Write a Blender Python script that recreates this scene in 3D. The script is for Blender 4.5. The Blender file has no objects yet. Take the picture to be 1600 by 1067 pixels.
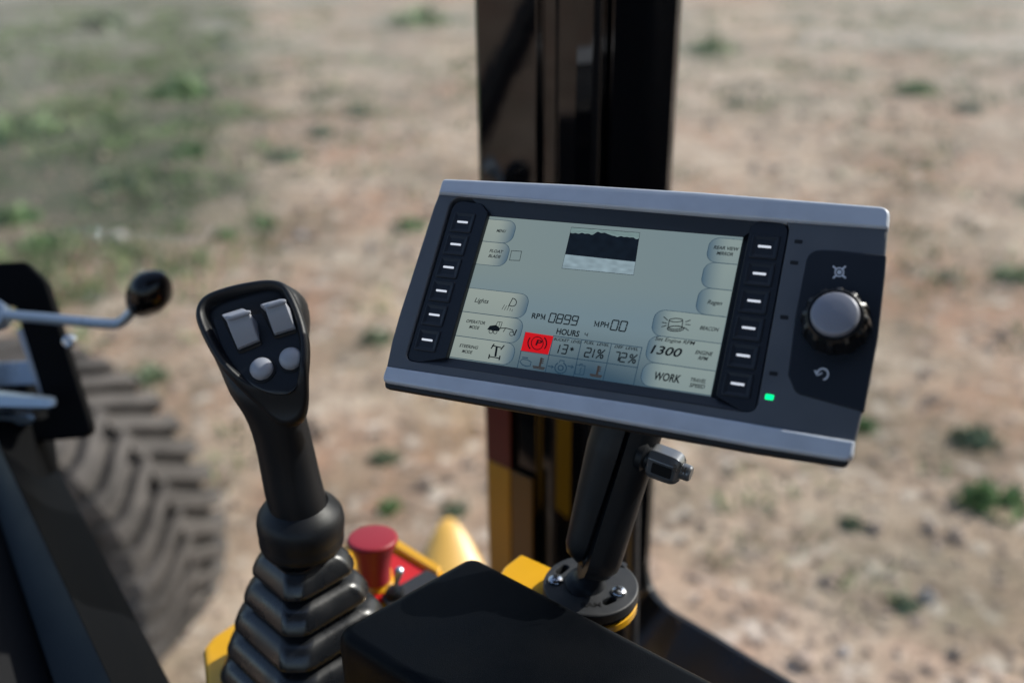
import bpy, bmesh, math, random
from mathutils import Vector, Matrix, noise
from mathutils.geometry import tessellate_polygon
random.seed(7)
S = bpy.context.scene
COL = S.collection
# ------------------------------------------------------------------ camera
FPX = 1556.0; EYE = 2.3
_d = Vector((40, -3390, -1556)).normalized(); _Z = -_d
_F = Vector((0, 0, -1)); _Y = (_F - _F.dot(_Z) * _Z).normalized(); _X = _Y.cross(_Z)
R3 = Matrix((_X, _Y, _Z))                      # camera axes -> world axes
CAM = Vector((0, 0, EYE))
cam = bpy.data.objects.new('camera', bpy.data.cameras.new('camera')); COL.objects.link(cam)
cam.matrix_world = Matrix.Translation(CAM) @ R3.to_4x4()
cam.data.sensor_width = 36; cam.data.lens = 36 * FPX / 1600
cam.data.clip_start = 0.02; cam.data.clip_end = 3000
cam.data.dof.use_dof = True; cam.data.dof.focus_distance = 0.58; cam.data.dof.aperture_fstop = 3.3
cam.data.dof.aperture_blades = 9
S.camera = cam
# ------------------------------------------------------------------ light
SUN = Vector((0.76, 0.36, 0.68)).normalized()
w = bpy.data.worlds.new('World'); S.world = w; w.use_nodes = True
nt = w.node_tree; sky = nt.nodes.new('ShaderNodeTexSky'); sky.sky_type = 'NISHITA'; sky.sun_disc = False
sky.sun_elevation = math.asin(SUN.z); sky.sun_rotation = math.atan2(SUN.x, SUN.y)
sky.dust_density = 1.6; sky.air_density = 1.0
bg = nt.nodes['Background']; nt.links.new(sky.outputs[0], bg.inputs[0]); bg.inputs[1].default_value = 0.13
sl = bpy.data.lights.new('sun', 'SUN'); sl.energy = 3.7; sl.angle = math.radians(0.5); sl.color = (1, .95, .88)
so = bpy.data.objects.new('sun', sl); COL.objects.link(so); so.rotation_euler = SUN.to_track_quat('Z', 'Y').to_euler()
S.view_settings.view_transform = 'Standard'; S.view_settings.look = 'None'
S.view_settings.exposure = 0.52; S.view_settings.gamma = 1
S.cycles.max_bounces = 8; S.cycles.transparent_max_bounces = 12

# ------------------------------------------------------------------ pixel rays -> world points (placing things at their own distance)
def ray(px, py): return R3 @ Vector(((px - 800) / FPX, -(py - 533.5) / FPX, -1))
def D(px, py, d): return CAM + ray(px, py) * d
def H(px, py, z):
    r = ray(px, py); return CAM + r * ((z - EYE) / r.z)
def V(px, py, Y):
    r = ray(px, py); return CAM + r * (Y / r.y)

# ------------------------------------------------------------------ materials
def srgb(r, g, b):
    f = lambda c: (c / 255 / 12.92) if c / 255 <= .04045 else ((c / 255 + .055) / 1.055) ** 2.4
    return (f(r), f(g), f(b), 1)
def mat(name, col, rough=.5, metal=0, bump=0, bscale=300, var=0, vscale=20, spec=.5, coat=0, ior=None, bdist=.001, rvar=0):
    m = bpy.data.materials.new(name); m.use_nodes = True; n = m.node_tree.nodes; l = m.node_tree.links
    p = n['Principled BSDF']; p.inputs['Base Color'].default_value = (*col[:3], 1)
    p.inputs['Roughness'].default_value = rough; p.inputs['Metallic'].default_value = metal
    p.inputs['Specular IOR Level'].default_value = spec; p.inputs['Coat Weight'].default_value = coat
    p.inputs['Coat Roughness'].default_value = .05
    if ior: p.inputs['IOR'].default_value = ior
    tc = n.new('ShaderNodeTexCoord')
    if bump:
        t = n.new('ShaderNodeTexNoise'); t.inputs['Scale'].default_value = bscale; t.inputs['Detail'].default_value = 3
        l.new(tc.outputs['Object'], t.inputs['Vector'])
        b = n.new('ShaderNodeBump'); b.inputs['Strength'].default_value = bump; b.inputs['Distance'].default_value = bdist
        l.new(t.outputs[0], b.inputs['Height']); l.new(b.outputs[0], p.inputs['Normal'])
    if var or rvar:
        t = n.new('ShaderNodeTexNoise'); t.inputs['Scale'].default_value = vscale; t.inputs['Detail'].default_value = 6
        l.new(tc.outputs['Object'], t.inputs['Vector'])
        if var:
            r = n.new('ShaderNodeMapRange'); r.inputs[1].default_value = .3; r.inputs[2].default_value = .7
            r.inputs[3].default_value = 1 - var; r.inputs[4].default_value = 1 + var; l.new(t.outputs[0], r.inputs[0])
            x = n.new('ShaderNodeVectorMath'); x.operation = 'SCALE'; x.inputs[0].default_value = col[:3]
            l.new(r.outputs[0], x.inputs['Scale']); l.new(x.outputs[0], p.inputs['Base Color'])
        if rvar:
            r = n.new('ShaderNodeMapRange'); r.inputs[1].default_value = .35; r.inputs[2].default_value = .65
            r.inputs[3].default_value = max(rough - rvar, 0); r.inputs[4].default_value = rough + rvar
            l.new(t.outputs[0], r.inputs[0]); l.new(r.outputs[0], p.inputs['Roughness'])
    return m
def emat(name, col=None, s=1.0, attr=None):
    m = bpy.data.materials.new(name); m.use_nodes = True; n = m.node_tree.nodes; l = m.node_tree.links
    p = n['Principled BSDF']; p.inputs['Base Color'].default_value = (.006, .007, .008, 1); p.inputs['Roughness'].default_value = .45; p.inputs['Specular IOR Level'].default_value = .2
    p.inputs['Emission Strength'].default_value = s
    if attr:
        a = n.new('ShaderNodeAttribute'); a.attribute_name = attr; l.new(a.outputs['Color'], p.inputs['Emission Color'])
    else: p.inputs['Emission Color'].default_value = (*col[:3], 1)
    return m
M = {}
M['slate'] = mat('slate_plastic', (.090, .099, .116), .48, bump=.12, bscale=2500, bdist=.0002, var=.07, vscale=35, rvar=.07)
M['silver'] = mat('silver_paint', (.56, .60, .68), .38, metal=.1, bump=.05, bscale=3000, bdist=.0002, var=.06, vscale=60, rvar=.06)
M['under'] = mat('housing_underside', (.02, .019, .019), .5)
M['inset'] = mat('dark_blue_plastic', (.012, .016, .024), .45, spec=.4, bump=.1, bscale=2500, bdist=.0002)
M['bezel'] = mat('bezel_plastic', (.017, .022, .032), .4)
M['gap'] = mat('black_gap', (.004, .004, .005), .5)
M['grey_cap'] = mat('grey_cap', (.26, .27, .32), .45, metal=.2)
M['grip'] = mat('black_grip', (.007, .0085, .0115), .46, spec=.4, bump=.3, bscale=1500, bdist=.0003)
M['face'] = mat('black_face', (.008, .01, .015), .4, bump=.1, bscale=1500, bdist=.0002)
M['switch'] = mat('grey_switch', (.34, .36, .41), .42, bump=.05, bscale=2000, bdist=.0002)
M['rubber'] = mat('black_rubber', (.009, .0105, .0135), .31, spec=.75, bump=.15, bscale=250, bdist=.0006, rvar=.08, vscale=60)
M['pad'] = mat('black_grained_pad', (.0012, .0020, .0034), .45, spec=.11, bump=.35, bscale=1400, bdist=.0005, rvar=.06, vscale=25)
M['gloss'] = mat('gloss_black_paint', (.003, .0035, .005), .05, ior=1.52, bump=.10, bscale=9, bdist=.004)
M['satin'] = mat('satin_black_paint', (.006, .0065, .008), .35, rvar=.1, vscale=12)
M['latchblk'] = mat('latch_black', (.0013, .0017, .0026), .6, spec=.07)
M['railsky'] = mat('rail_sky_sheen_tint', (.014, .021, .028), .5, spec=.4, rvar=.1, vscale=12)
M['matte'] = mat('matte_black', (.006, .006, .007), .7, spec=.25)
M['plate'] = mat('powder_black', (.03, .032, .036), .5, bump=.35, bscale=1600, bdist=.0003, rvar=.06, vscale=60)
M['arm'] = mat('cast_arm', (.006, .0075, .0105), .46, spec=.35, bump=.25, bscale=700, bdist=.0004, rvar=.07, vscale=50)
M['chrome'] = mat('zinc_steel', (.62, .64, .68), .22, metal=1, rvar=.06, vscale=80)
M['steel_blue'] = mat('dull_steel', (.36, .44, .54), .34, metal=.7, rvar=.08, vscale=30)
M['yellow'] = mat('yellow_paint', (.78, .40, .008), .34, coat=.4, var=.05, vscale=8, rvar=.08)
M['red'] = mat('red_paint', (.62, .018, .02), .4, var=.05)
M['estop'] = mat('red_button_plastic', (.33, .02, .032), .45)
M['reflred'] = mat('red_reflection_tint', (.07, .003, .005), .35)
M['reflyel'] = mat('yellow_reflection_tint', (.34, .20, .004), .3, var=.08, vscale=10)
M['olive'] = mat('dim_yellow_reflection_tint', (.085, .048, .004), .3, var=.08, vscale=10)
M['tyre'] = mat('dusty_tyre', (.075, .066, .060), .8, bump=.7, bscale=40, bdist=.008, var=.5, vscale=9)
M['white'] = emat('white_backlit', (.72, .78, .9), .62)
M['led'] = emat('green_led', (.0, .9, .28), 1.15)
M['ink'] = emat('screen_ink', srgb(14, 22, 28), .3)
M['ink2'] = emat('screen_grid_line', srgb(28, 52, 70), .8)
M['inkred'] = emat('screen_red_ink', srgb(60, 4, 10), .4)
M['amber'] = emat('screen_red_ink_soft', srgb(66, 60, 58), .45)
M['redlcd'] = emat('screen_red', srgb(190, 12, 20), .75)
M['lcd'] = emat('lcd_pixels', attr='tint', s=.84)
M['tab'] = emat('lcd_tab', attr='tint', s=.84)
M['knobnum'] = mat('dark_letter', (.01, .01, .012), .5)
M['mark'] = mat('white_print', (.7, .72, .78), .5)

# ------------------------------------------------------------------ mesh helpers
class MB:
    def __init__(s): s.v = []; s.f = []; s.c = None
    def add(s, vs, fs, T=None):
        b = len(s.v); s.v += [(T @ Vector(v)) if T is not None else Vector(v) for v in vs]
        s.f += [tuple(i + b for i in f) for f in fs]; return s
    def obj(s, name, m, parent=None, sharp=35, tint=None, smooth=True):
        me = bpy.data.meshes.new(name)
        vs = s.v
        if parent is not None:
            inv = rootM(parent).inverted(); vs = [inv @ Vector(v) for v in vs]
        me.from_pydata([tuple(v) for v in vs], [], s.f); me.validate()
        bm = bmesh.new(); bm.from_mesh(me)
        if tint is None: bmesh.ops.recalc_face_normals(bm, faces=bm.faces)
        bm.to_mesh(me); bm.free()
        me.materials.append(m)
        if smooth:
            for p in me.polygons: p.use_smooth = True
            me.set_sharp_from_angle(angle=math.radians(sharp)); wn = len(me.polygons) < 2500
        if tint:
            a = me.color_attributes.new('tint', 'FLOAT_COLOR', 'POINT')
            for i, c in enumerate(tint): a.data[i].color = c
        o = bpy.data.objects.new(name, me); COL.objects.link(o)
        if parent is not None: o.parent = parent
        if smooth and wn: q = o.modifiers.new('wn', 'WEIGHTED_NORMAL'); q.keep_sharp = True; q.weight = 90
        return o
ROOTM = {}
def rootM(o):
    while o.parent is not None: o = o.parent
    return ROOTM.get(o.name, Matrix.Identity(4))
def thing(name, label, cat, loc=(0, 0, 0), group=None, mtx=None):
    o = bpy.data.objects.new(name, None); COL.objects.link(o); o.empty_display_size = .02
    m = mtx if mtx is not None else Matrix.Translation(loc)
    o.matrix_world = m; ROOTM[o.name] = m.copy()
    o['label'] = label; o['category'] = cat
    if group: o['group'] = group
    return o
def tag(o, label, cat, group=None):
    o['label'] = label; o['category'] = cat
    if group: o['group'] = group
    return o

def area(P): return sum(P[i][0] * P[(i + 1) % len(P)][1] - P[(i + 1) % len(P)][0] * P[i][1] for i in range(len(P))) / 2
def ccw(P): return P if area(P) > 0 else P[::-1]
def inset(P, d):                                   # P ccw, positive d shrinks
    out = []; n = len(P)
    for i in range(n):
        a, b, c = Vector(P[i - 1]), Vector(P[i]), Vector(P[(i + 1) % n])
        e1 = (b - a).normalized(); e2 = (c - b).normalized()
        n1 = Vector((-e1.y, e1.x)); n2 = Vector((-e2.y, e2.x)); k = n1 + n2
        if k.length < 1e-6: k = n1
        k.normalize(); out.append(tuple(b + k * (d / max(.4, k.dot(n1)))))
    return out
def rpoly(P, r, n=6):                              # rounded corners; r a number or list
    out = []; N = len(P)
    for i in range(N):
        ri = r[i] if isinstance(r, (list, tuple)) else r
        a, b, c = Vector(P[i - 1]), Vector(P[i]), Vector(P[(i + 1) % N])
        if ri <= 0: out.append(tuple(b)); continue
        u = (a - b); v = (c - b); ang = u.angle(v); t = min(ri / math.tan(ang / 2), u.length * .48, v.length * .48)
        p = b + u.normalized() * t; q = b + v.normalized() * t
        for k in range(n + 1):
            s = k / n; out.append(tuple(p * (1 - s) ** 2 + b * 2 * s * (1 - s) + q * s * s))
    return out
def prism(mb, P, layers, T, holes=(), hl=None, cap0=True, cap1=True):
    """stack of (inset, z) rings; caps tessellated (holes go straight through)"""
    P = ccw(P); n = len(P); vs = []; fs = []
    for d, z in layers:
        vs += [(x, y, z) for x, y in inset(P, d)] if d else [(x, y, z) for x, y in P]
    for k in range(len(layers) - 1):
        for i in range(n): fs.append((k * n + i, k * n + (i + 1) % n, (k + 1) * n + (i + 1) % n, (k + 1) * n + i))
    top = [[(len(layers) - 1) * n + i for i in range(n)]]; bot = [[i for i in range(n)]]
    for hp in holes:
        hp = ccw(hp); m = len(hp); b = len(vs); L = hl or [(0, layers[0][1]), (0, layers[-1][1])]
        for d, z in L: vs += [(x, y, z) for x, y in (inset(hp, -d) if d else hp)]
        for k in range(len(L) - 1):
            for i in range(m): fs.append((b + k * m + (i + 1) % m, b + k * m + i, b + (k + 1) * m + i, b + (k + 1) * m + (i + 1) % m))
        top.append([b + (len(L) - 1) * m + i for i in range(m)]); bot.append([b + i for i in range(m)])
    for loops, on in ((top, cap1), (bot, cap0)):
        if not on: continue
        if len(loops) == 1 and len(loops[0]) < 5: fs.append(tuple(loops[0])); continue
        flat = [i for l in loops for i in l]
        tri = tessellate_polygon([[Vector((vs[i][0], vs[i][1], 0)) for i in l] for l in loops])
        fs += [tuple(flat[j] for j in t) for t in tri]
    return mb.add(vs, fs, T)
def basis(o, ex, ez):                              # matrix with x along ex, z along ez
    ez = Vector(ez).normalized(); ex = Vector(ex); ex = (ex - ex.dot(ez) * ez).normalized(); ey = ez.cross(ex)
    m = Matrix((ex, ey, ez)).transposed().to_4x4(); m.translation = o; return m
def lathe(mb, prof, T, n=32, scal=None):
    vs = []; fs = []
    for j, (r, z) in enumerate(prof):
        for i in range(n):
            a = 2 * math.pi * i / n; q = scal(a, j) if scal else 1
            vs.append((r * q * math.cos(a), r * q * math.sin(a), z))
    for j in range(len(prof) - 1):
        for i in range(n): fs.append((j * n + i, j * n + (i + 1) % n, (j + 1) * n + (i + 1) % n, (j + 1) * n + i))
    fs.append(tuple(range(n))[::-1]); fs.append(tuple((len(prof) - 1) * n + i for i in range(n)))
    return mb.add(vs, fs, T)
def tube(mb, pts, rad, n=12, closed=False):
    pts = [Vector(p) for p in pts]; N = len(pts); vs = []; fs = []
    R = rad if isinstance(rad, (list, tuple)) else [rad] * N
    up = None
    for k in range(N):
        if closed: t = (pts[(k + 1) % N] - pts[k - 1]).normalized()
        else: t = (pts[min(k + 1, N - 1)] - pts[max(k - 1, 0)]).normalized()
        if up is None: up = t.orthogonal().normalized()
        up = (up - up.dot(t) * t).normalized(); sd = t.cross(up)
        for i in range(n):
            a = 2 * math.pi * i / n; vs.append(pts[k] + (up * math.cos(a) + sd * math.sin(a)) * R[k])
    K = N if closed else N - 1
    for k in range(K):
        k2 = (k + 1) % N
        for i in range(n): fs.append((k * n + i, k * n + (i + 1) % n, k2 * n + (i + 1) % n, k2 * n + i))
    if not closed: fs.append(tuple(range(n))[::-1]); fs.append(tuple((N - 1) * n + i for i in range(n)))
    return mb.add(vs, fs)
def rings(mb, RR, cap=True):
    n = len(RR[0]); vs = [p for r in RR for p in r]; fs = []
    for k in range(len(RR) - 1):
        for i in range(n): fs.append((k * n + i, k * n + (i + 1) % n, (k + 1) * n + (i + 1) % n, (k + 1) * n + i))
    if cap: fs.append(tuple(range(n))[::-1]); fs.append(tuple((len(RR) - 1) * n + i for i in range(n)))
    return mb.add(vs, fs)
def bez(P, n=8):                                   # Catmull-Rom through points
    P = [Vector(p) for p in P]; out = []
    for i in range(len(P) - 1):
        a, b, c, d = P[max(i - 1, 0)], P[i], P[i + 1], P[min(i + 2, len(P) - 1)]
        for k in range(n):
            t = k / n; out.append(.5 * ((2 * b) + (c - a) * t + (2 * a - 5 * b + 4 * c - d) * t * t + (3 * b - a - 3 * c + d) * t ** 3))
    out.append(P[-1]); return out
def box(mb, P, h, T, bev=0):
    L = [(bev, 0), (0, bev), (0, h - bev), (bev, h)] if bev else [(0, 0), (0, h)]
    return prism(mb, P, L, T)
def rect(x0, y0, x1, y1): return [(x0, y0), (x1, y0), (x1, y1), (x0, y1)]

# ================================================================== GROUND
def struct(name, mb, m, kind='structure', smooth=True):
    o = mb.obj(name, m, smooth=smooth); o['kind'] = kind; return o
gm = bpy.data.materials.new('dry_sandy_ground'); gm.use_nodes = True
n = gm.node_tree.nodes; l = gm.node_tree.links; p = n['Principled BSDF']; p.inputs['Roughness'].default_value = .95
p.inputs['Specular IOR Level'].default_value = .15
tc = n.new('ShaderNodeTexCoord')
def noi(sc, det=6, rough=.6, dist=0):
    t = n.new('ShaderNodeTexNoise'); t.inputs['Scale'].default_value = sc; t.inputs['Detail'].default_value = det
    t.inputs['Roughness'].default_value = rough; t.inputs['Distortion'].default_value = dist
    l.new(tc.outputs['Object'], t.inputs['Vector']); return t.outputs[0]
def rng(s, a, b, c=0, d=1):
    r = n.new('ShaderNodeMapRange'); r.inputs[1].default_value = a; r.inputs[2].default_value = b
    r.inputs[3].default_value = c; r.inputs[4].default_value = d; l.new(s, r.inputs[0]); return r.outputs[0]
def mix(fac, A, B):
    x = n.new('ShaderNodeMix'); x.data_type = 'RGBA'
    l.new(fac, x.inputs[0])
    for s, q in ((A, x.inputs[6]), (B, x.inputs[7])):
        if isinstance(s, tuple): q.default_value = (*s, 1)
        else: l.new(s, q)
    return x.outputs[2]
def mul(a, b):
    x = n.new('ShaderNodeMath'); x.operation = 'MULTIPLY'; l.new(a, x.inputs[0])
    if isinstance(b, float): x.inputs[1].default_value = b
    else: l.new(b, x.inputs[1])
    return x.outputs[0]
c = mix(rng(noi(1.3), .35, .65), (.47, .345, .245), (.57, .455, .35))
c = mix(rng(noi(.55, 5, .6, .6), .45, .62), c, (.40, .235, .155))            # reddish clay
c = mix(mul(rng(noi(1.1, 5, .7, .4), .53, .66), .6), c, (.25, .225, .15))
c = mix(rng(noi(3.4, 6, .7), .47, .62), c, (.255, .19, .14))                # damp / crumbly patches
c = mix(rng(noi(7, 4, .7), .54, .66), c, (.66, .58, .49))                   # pale sand
c = mix(mul(rng(noi(13, 3, .6), .55, .68), .8), c, (.23, .165, .125))      # litter
# grassy part lies to the left and far from the machine
sx = n.new('ShaderNodeSeparateXYZ'); l.new(tc.outputs['Object'], sx.inputs[0])
ln = n.new('ShaderNodeMath'); ln.operation = 'MULTIPLY_ADD'; l.new(sx.outputs[1], ln.inputs[0]); ln.inputs[1].default_value = -.25
ng = n.new('ShaderNodeMath'); ng.operation = 'MULTIPLY'; ng.inputs[1].default_value = -1; l.new(sx.outputs[0], ng.inputs[0]); l.new(ng.outputs[0], ln.inputs[2])
gz = mul(rng(ln.outputs[0], -.5, .9), rng(sx.outputs[1], 5.2, 7.6))
ad = n.new('ShaderNodeMath'); ad.operation = 'ADD'; l.new(rng(noi(.8, 6, .65), .32, .68, -.35, .55), ad.inputs[0]); l.new(gz, ad.inputs[1])
cl = n.new('ShaderNodeClamp'); l.new(ad.outputs[0], cl.inputs[0])
gcol = mix(rng(noi(2.2, 6, .7), .4, .62), (.05, .075, .04), (.115, .108, .082))  # grass colour, darkened too for the dim glass reflection over it
c = mix(mul(cl.outputs[0], .95), c, gcol)
far = rng(sx.outputs[1], 9.0, 17.0)
c = mix(mul(far, rng(noi(.35, 5, .6), .38, .62, .1, .85)), c, (.24, .235, .19))
l.new(c, p.inputs['Base Color'])
b = n.new('ShaderNodeBump'); b.inputs['Strength'].default_value = .9; b.inputs['Distance'].default_value = .05
l.new(noi(7, 8, .72), b.inputs['Height']); l.new(b.outputs[0], p.inputs['Normal'])
mb = MB(); mb.add([(-900, -600, 0), (900, -600, 0), (900, 1500, 0), (-900, 1500, 0)], [(0, 1, 2, 3)])
struct('ground', mb, gm, smooth=False)
# loose pebbles: nobody could count them
ICO = bmesh.new(); bmesh.ops.create_icosphere(ICO, subdivisions=1, radius=1)
iv = [v.co.copy() for v in ICO.verts]; ifc = [tuple(v.index for v in f.verts) for f in ICO.faces]
def rock(mb, c, s, flat=.55, seed=0):
    rz = Matrix.Rotation(random.uniform(0, 6.28), 3, 'Z'); vs = []
    for v in iv:
        q = rz @ Vector((v.x * s * random.uniform(.7, 1.25), v.y * s * random.uniform(.6, 1.1), v.z * s * flat * random.uniform(.7, 1.2)))
        vs.append(Vector(c) + q + Vector((0, 0, s * flat * .5)))
    mb.add(vs, ifc)
mb = MB()
for i in range(5200):
    y = 1.6 + 11 * random.random() ** 1.7; x = random.uniform(-.62, .62) * (y + .8)
    rock(mb, (x, y, 0), random.uniform(.005, .02) * (1 + y * .06))
for i in range(260):
    y = 1.8 + 13 * random.random() ** 1.4; x = random.uniform(-.6, .6) * (y + .8)
    rock(mb, (x, y, 0), random.uniform(.018, .045) * (1 + y * .03), .7)
struct('gravel', mb, mat('pebble', (.33, .255, .20), .9, var=.55, vscale=2.3), 'stuff', smooth=False)
# grass covering the left and far ground
gmat = mat('grass_blades', (.13, .20, .07), .6, var=.55, vscale=1.2)
def blade(mb, x, y, h, wd, lean, z=0):
    a = random.uniform(0, 6.283); dx, dy = math.cos(a), math.sin(a); b_ = random.uniform(0, 6.283)
    ox, oy = math.cos(b_) * lean * h, math.sin(b_) * lean * h
    mb.add([(x - dx * wd, y - dy * wd, z), (x + dx * wd, y + dy * wd, z), (x + ox * .4 + dx * wd * .8, y + oy * .4 + dy * wd * .8, z + h * .6),
            (x + ox * .4 - dx * wd * .8, y + oy * .4 - dy * wd * .8, z + h * .6), (x + ox, y + oy, z + h)], [(0, 1, 2, 3), (3, 2, 4)])
mb = MB(); cnt = 0
while cnt < 1500:
    y = random.uniform(5, 22); x = random.uniform(-.62, .62) * y
    zone = min(1, max(0, (-x - .25 * y + .4) / 1.2)) * (y > 5.6) + (.3 if y > 11 else 0)
    k = noise.noise(Vector((x * .9, y * .6, 3))) + .25
    if random.random() > zone * max(0, k) * 1.6: continue
    cnt += 1
    for j in range(random.randint(6, 16)):
        q = random.gauss(0, .09), random.gauss(0, .09)
        blade(mb, x + q[0], y + q[1], random.uniform(.03, .10), random.uniform(.006, .012), .8)
for i in range(760):
    y = random.uniform(2.2, 16) ; x = random.uniform(-.6, .6) * (y + .5)
    if noise.noise(Vector((x * .7, y * .7, 9))) < -.05: continue
    for j in range(random.randint(4, 12)): blade(mb, x + random.gauss(0, .03 + y * .006), y + random.gauss(0, .03 + y * .006), random.uniform(.025, .075), .004 + y * .0007, .9)
struct('grass', mb, gmat, 'stuff', smooth=False)
# single weed tufts
TUFT = [((352, 372), .15, 1, 'small green tuft on bare soil above the gap between lever knob and joystick'),
        ((412, 352), .17, 1, 'broad green tuft just above the joystick head'),
        ((230, 592), .17, 0, 'green tuft in the dirt right beside the top of the big tyre'),
        ((590, 532), .15, 0, 'grey green tuft on sand between joystick and display terminal'),
        ((608, 795), .09, 1, 'small green tuft straight above the red stop button'),
        ((1112, 82), .55, 1, 'large green clump at the top, right beside the black cab pillar'),
        ((1150, 165), .22, 0, 'dark compact tuft below the large clump near the pillar'),
        ((1430, 145), .38, 1, 'wide low tuft in the upper right, far out on the dry field'),
        ((1510, 174), .26, 0, 'dark green tuft in the upper right near the picture edge'),
        ((1582, 436), .20, 1, 'green tuft at the right edge level with the rotary knob of the display'),
        ((1545, 788), .21, 1, 'bright green tuft at the right edge, largest below the display'),
        ((1525, 688), .17, 0, 'dark tuft in the dirt above the bright tuft at the lower right'),
        ((1348, 668), .11, 1, 'small green tuft just right of the display housing lower corner'),
        ((1410, 945), .08, 0, 'tiny lone tuft low on the right over the sunlit dirt'),
        ((1330, 820), .08, 0, 'tiny grey tuft on dirt below the right end of the display'),
        ((640, 356), .20, 1, 'green tuft just left of the display top left corner'),
        ((500, 212), .24, 0, 'thin grey green tuft on pale sand left of the pillar'),
        ((562, 180), .26, 0, 'thin tuft on pale sand nearest to the left of the pillar'),
        ((445, 250), .30, 0, 'grey mixed tuft at the border of sand and grass'),
        ((655, 40), .80, 1, 'big green clump at the very top, left of the cab pillar'),
        ((22, 345), .30, 1, 'dense green tuft at the left picture edge above the latch plate'),
        ((300, 242), .34, 1, 'green tuft in the grassy area straight above the lever knob'),
        ((290, 150), .62, 1, 'wide green clump in the middle of the grassy area'),
        ((165, 45), .75, 0, 'far green clump at the top of the grassy area'),
        ((600, 718), .10, 0, 'small dark tuft on sand below the left end of the display'),
        ((40, 215), .6, 1, 'tall green clump at the left picture edge in the grassy area'),
        ((180, 290), .30, 0, 'dark scrubby tuft at the lower border of the grassy area'),
        ((710, 800), .08, 0, 'faint tuft on sand above the yellow fender tip'),
        ((60, 385), .22, 1, 'low tuft on reddish soil just above the latch plate')]
fresh = mat('fresh_weed', (.15, .25, .09), .6, var=.35, vscale=12); dull = mat('dusty_weed', (.20, .25, .15), .7, var=.35, vscale=12)
for (px, py), r, kind, lab in TUFT:
    q = H(px, py, 0); t = MB()
    for j in range(int(45 + 110 * min(r, .6))):
        a = random.uniform(0, 6.283); rr = r * .62 * random.random() ** .8
        blade(t, q.x + math.cos(a) * rr * 1.1, q.y + math.sin(a) * rr * 1.1, random.uniform(.25, .6) * r * (1 - rr / r), .012 + r * .035, random.uniform(.3, 1.0))
    e = Matrix.Translation(q); o = bpy.data.objects.new('weed_tuft', None)
    me = bpy.data.meshes.new('weed_tuft'); me.from_pydata([tuple(v - q) for v in t.v], [], t.f); me.materials.append(fresh if kind else dull)
    bpy.data.objects.remove(o); o = bpy.data.objects.new('weed_tuft', me); o.location = q; COL.objects.link(o)
    tag(o, lab, 'weed', 'weed tufts on the dry ground')
STONE = [((470, 372), .05, 'pale stone on soil just above the right of the joystick head'), ((448, 388), .035, 'small grey stone touching the joystick head from behind'),
         ((580, 388), .035, 'small pale stone between joystick and display top left corner'), ((1450, 935), .035, 'pale round stone in the dirt at the lower right'),
         ((188, 375), .07, 'grey stone on reddish soil above the lever rod'), ((1318, 1020), .025, 'pale pebble near the bottom edge right of the window frame'),
         ((1305, 730), .03, 'flat grey stone right below the display housing lower corner')]
smat = mat('field_stone', (.42, .38, .35), .85, var=.3, vscale=30)
for (px, py), r, lab in STONE:
    q = H(px, py, 0); t = MB(); rock(t, q, r, .7)
    me = bpy.data.meshes.new('field_stone'); me.from_pydata([tuple(v - q) for v in t.v], [], t.f); me.materials.append(smat)
    o = bpy.data.objects.new('field_stone', me); o.location = q; COL.objects.link(o); tag(o, lab, 'stone', 'loose stones on the dirt')

# ================================================================== CAB
# ---- corner pillar: vertical sheet-metal profile seen corner on
def pil(px, Y): return V(px, 150, Y * .82).xy
prof = [pil(745, 1.13), pil(749, 1.118), pil(840, 1.062), pil(845, 1.068), pil(868, 1.055), pil(872, 1.046), pil(900, 1.036), pil(925, 1.034),
        pil(938, 1.04), pil(941, 1.062), pil(950, 1.058), pil(953, 1.046), pil(1050, 1.085), pil(1057, 1.098), pil(1058, 1.16), pil(930, 1.24)]
pillar = thing('cab_pillar', 'glossy black cab corner pillar standing behind the display terminal', 'pillar', (prof[8].x, prof[8].y, EYE - .95))
mb = MB(); zs = [EYE - .95 + i * .05 for i in range(0, 32)]
mb_pts = [tuple(q) for q in rpoly([tuple(q) for q in prof], .0022, 3)]
prism(mb, mb_pts, [(0, z) for z in zs], None); mb.obj('column', M['gloss'], pillar, sharp=50)
# console reflections made as red and yellow strips, proud of the left face
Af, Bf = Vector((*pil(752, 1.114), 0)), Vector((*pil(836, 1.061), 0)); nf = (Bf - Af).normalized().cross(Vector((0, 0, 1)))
def refl_strip(name, m, x0, x1, z0, z1, off=.003, th=.003):
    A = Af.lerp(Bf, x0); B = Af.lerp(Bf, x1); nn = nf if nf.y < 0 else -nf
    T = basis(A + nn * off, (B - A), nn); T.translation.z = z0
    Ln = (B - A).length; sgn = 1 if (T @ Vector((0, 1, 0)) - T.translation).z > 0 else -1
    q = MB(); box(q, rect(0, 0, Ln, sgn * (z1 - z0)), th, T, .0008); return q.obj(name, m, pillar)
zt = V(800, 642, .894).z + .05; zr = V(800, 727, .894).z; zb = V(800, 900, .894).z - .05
refl_strip('red_reflection', M['reflred'], .02, .54, zr, zt); refl_strip('yellow_reflection', M['reflyel'], .02, .52, zb, zr - .001)
refl_strip('dim_yellow_reflection', M['olive'], .54, 1.0, zb, zr - .0005, .0025)
# ---- conduit behind the mount
c0, c1 = V(992, 700, .78), V(985, 1000, .78)
mb = MB(); pts = []; rad = []
for i in range(150):
    pts.append(c0.lerp(c1, i / 149) + Vector((0, math.sin(i * .03) * .004, 0))); rad.append(.0068 if i % 2 else .0056)
tube(mb, pts, rad, 16); tag(mb.obj('cable_conduit', mat('conduit', (.035, .036, .04), .4), sharp=80), 'black corrugated cable conduit running down behind the round mount', 'conduit')
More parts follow.
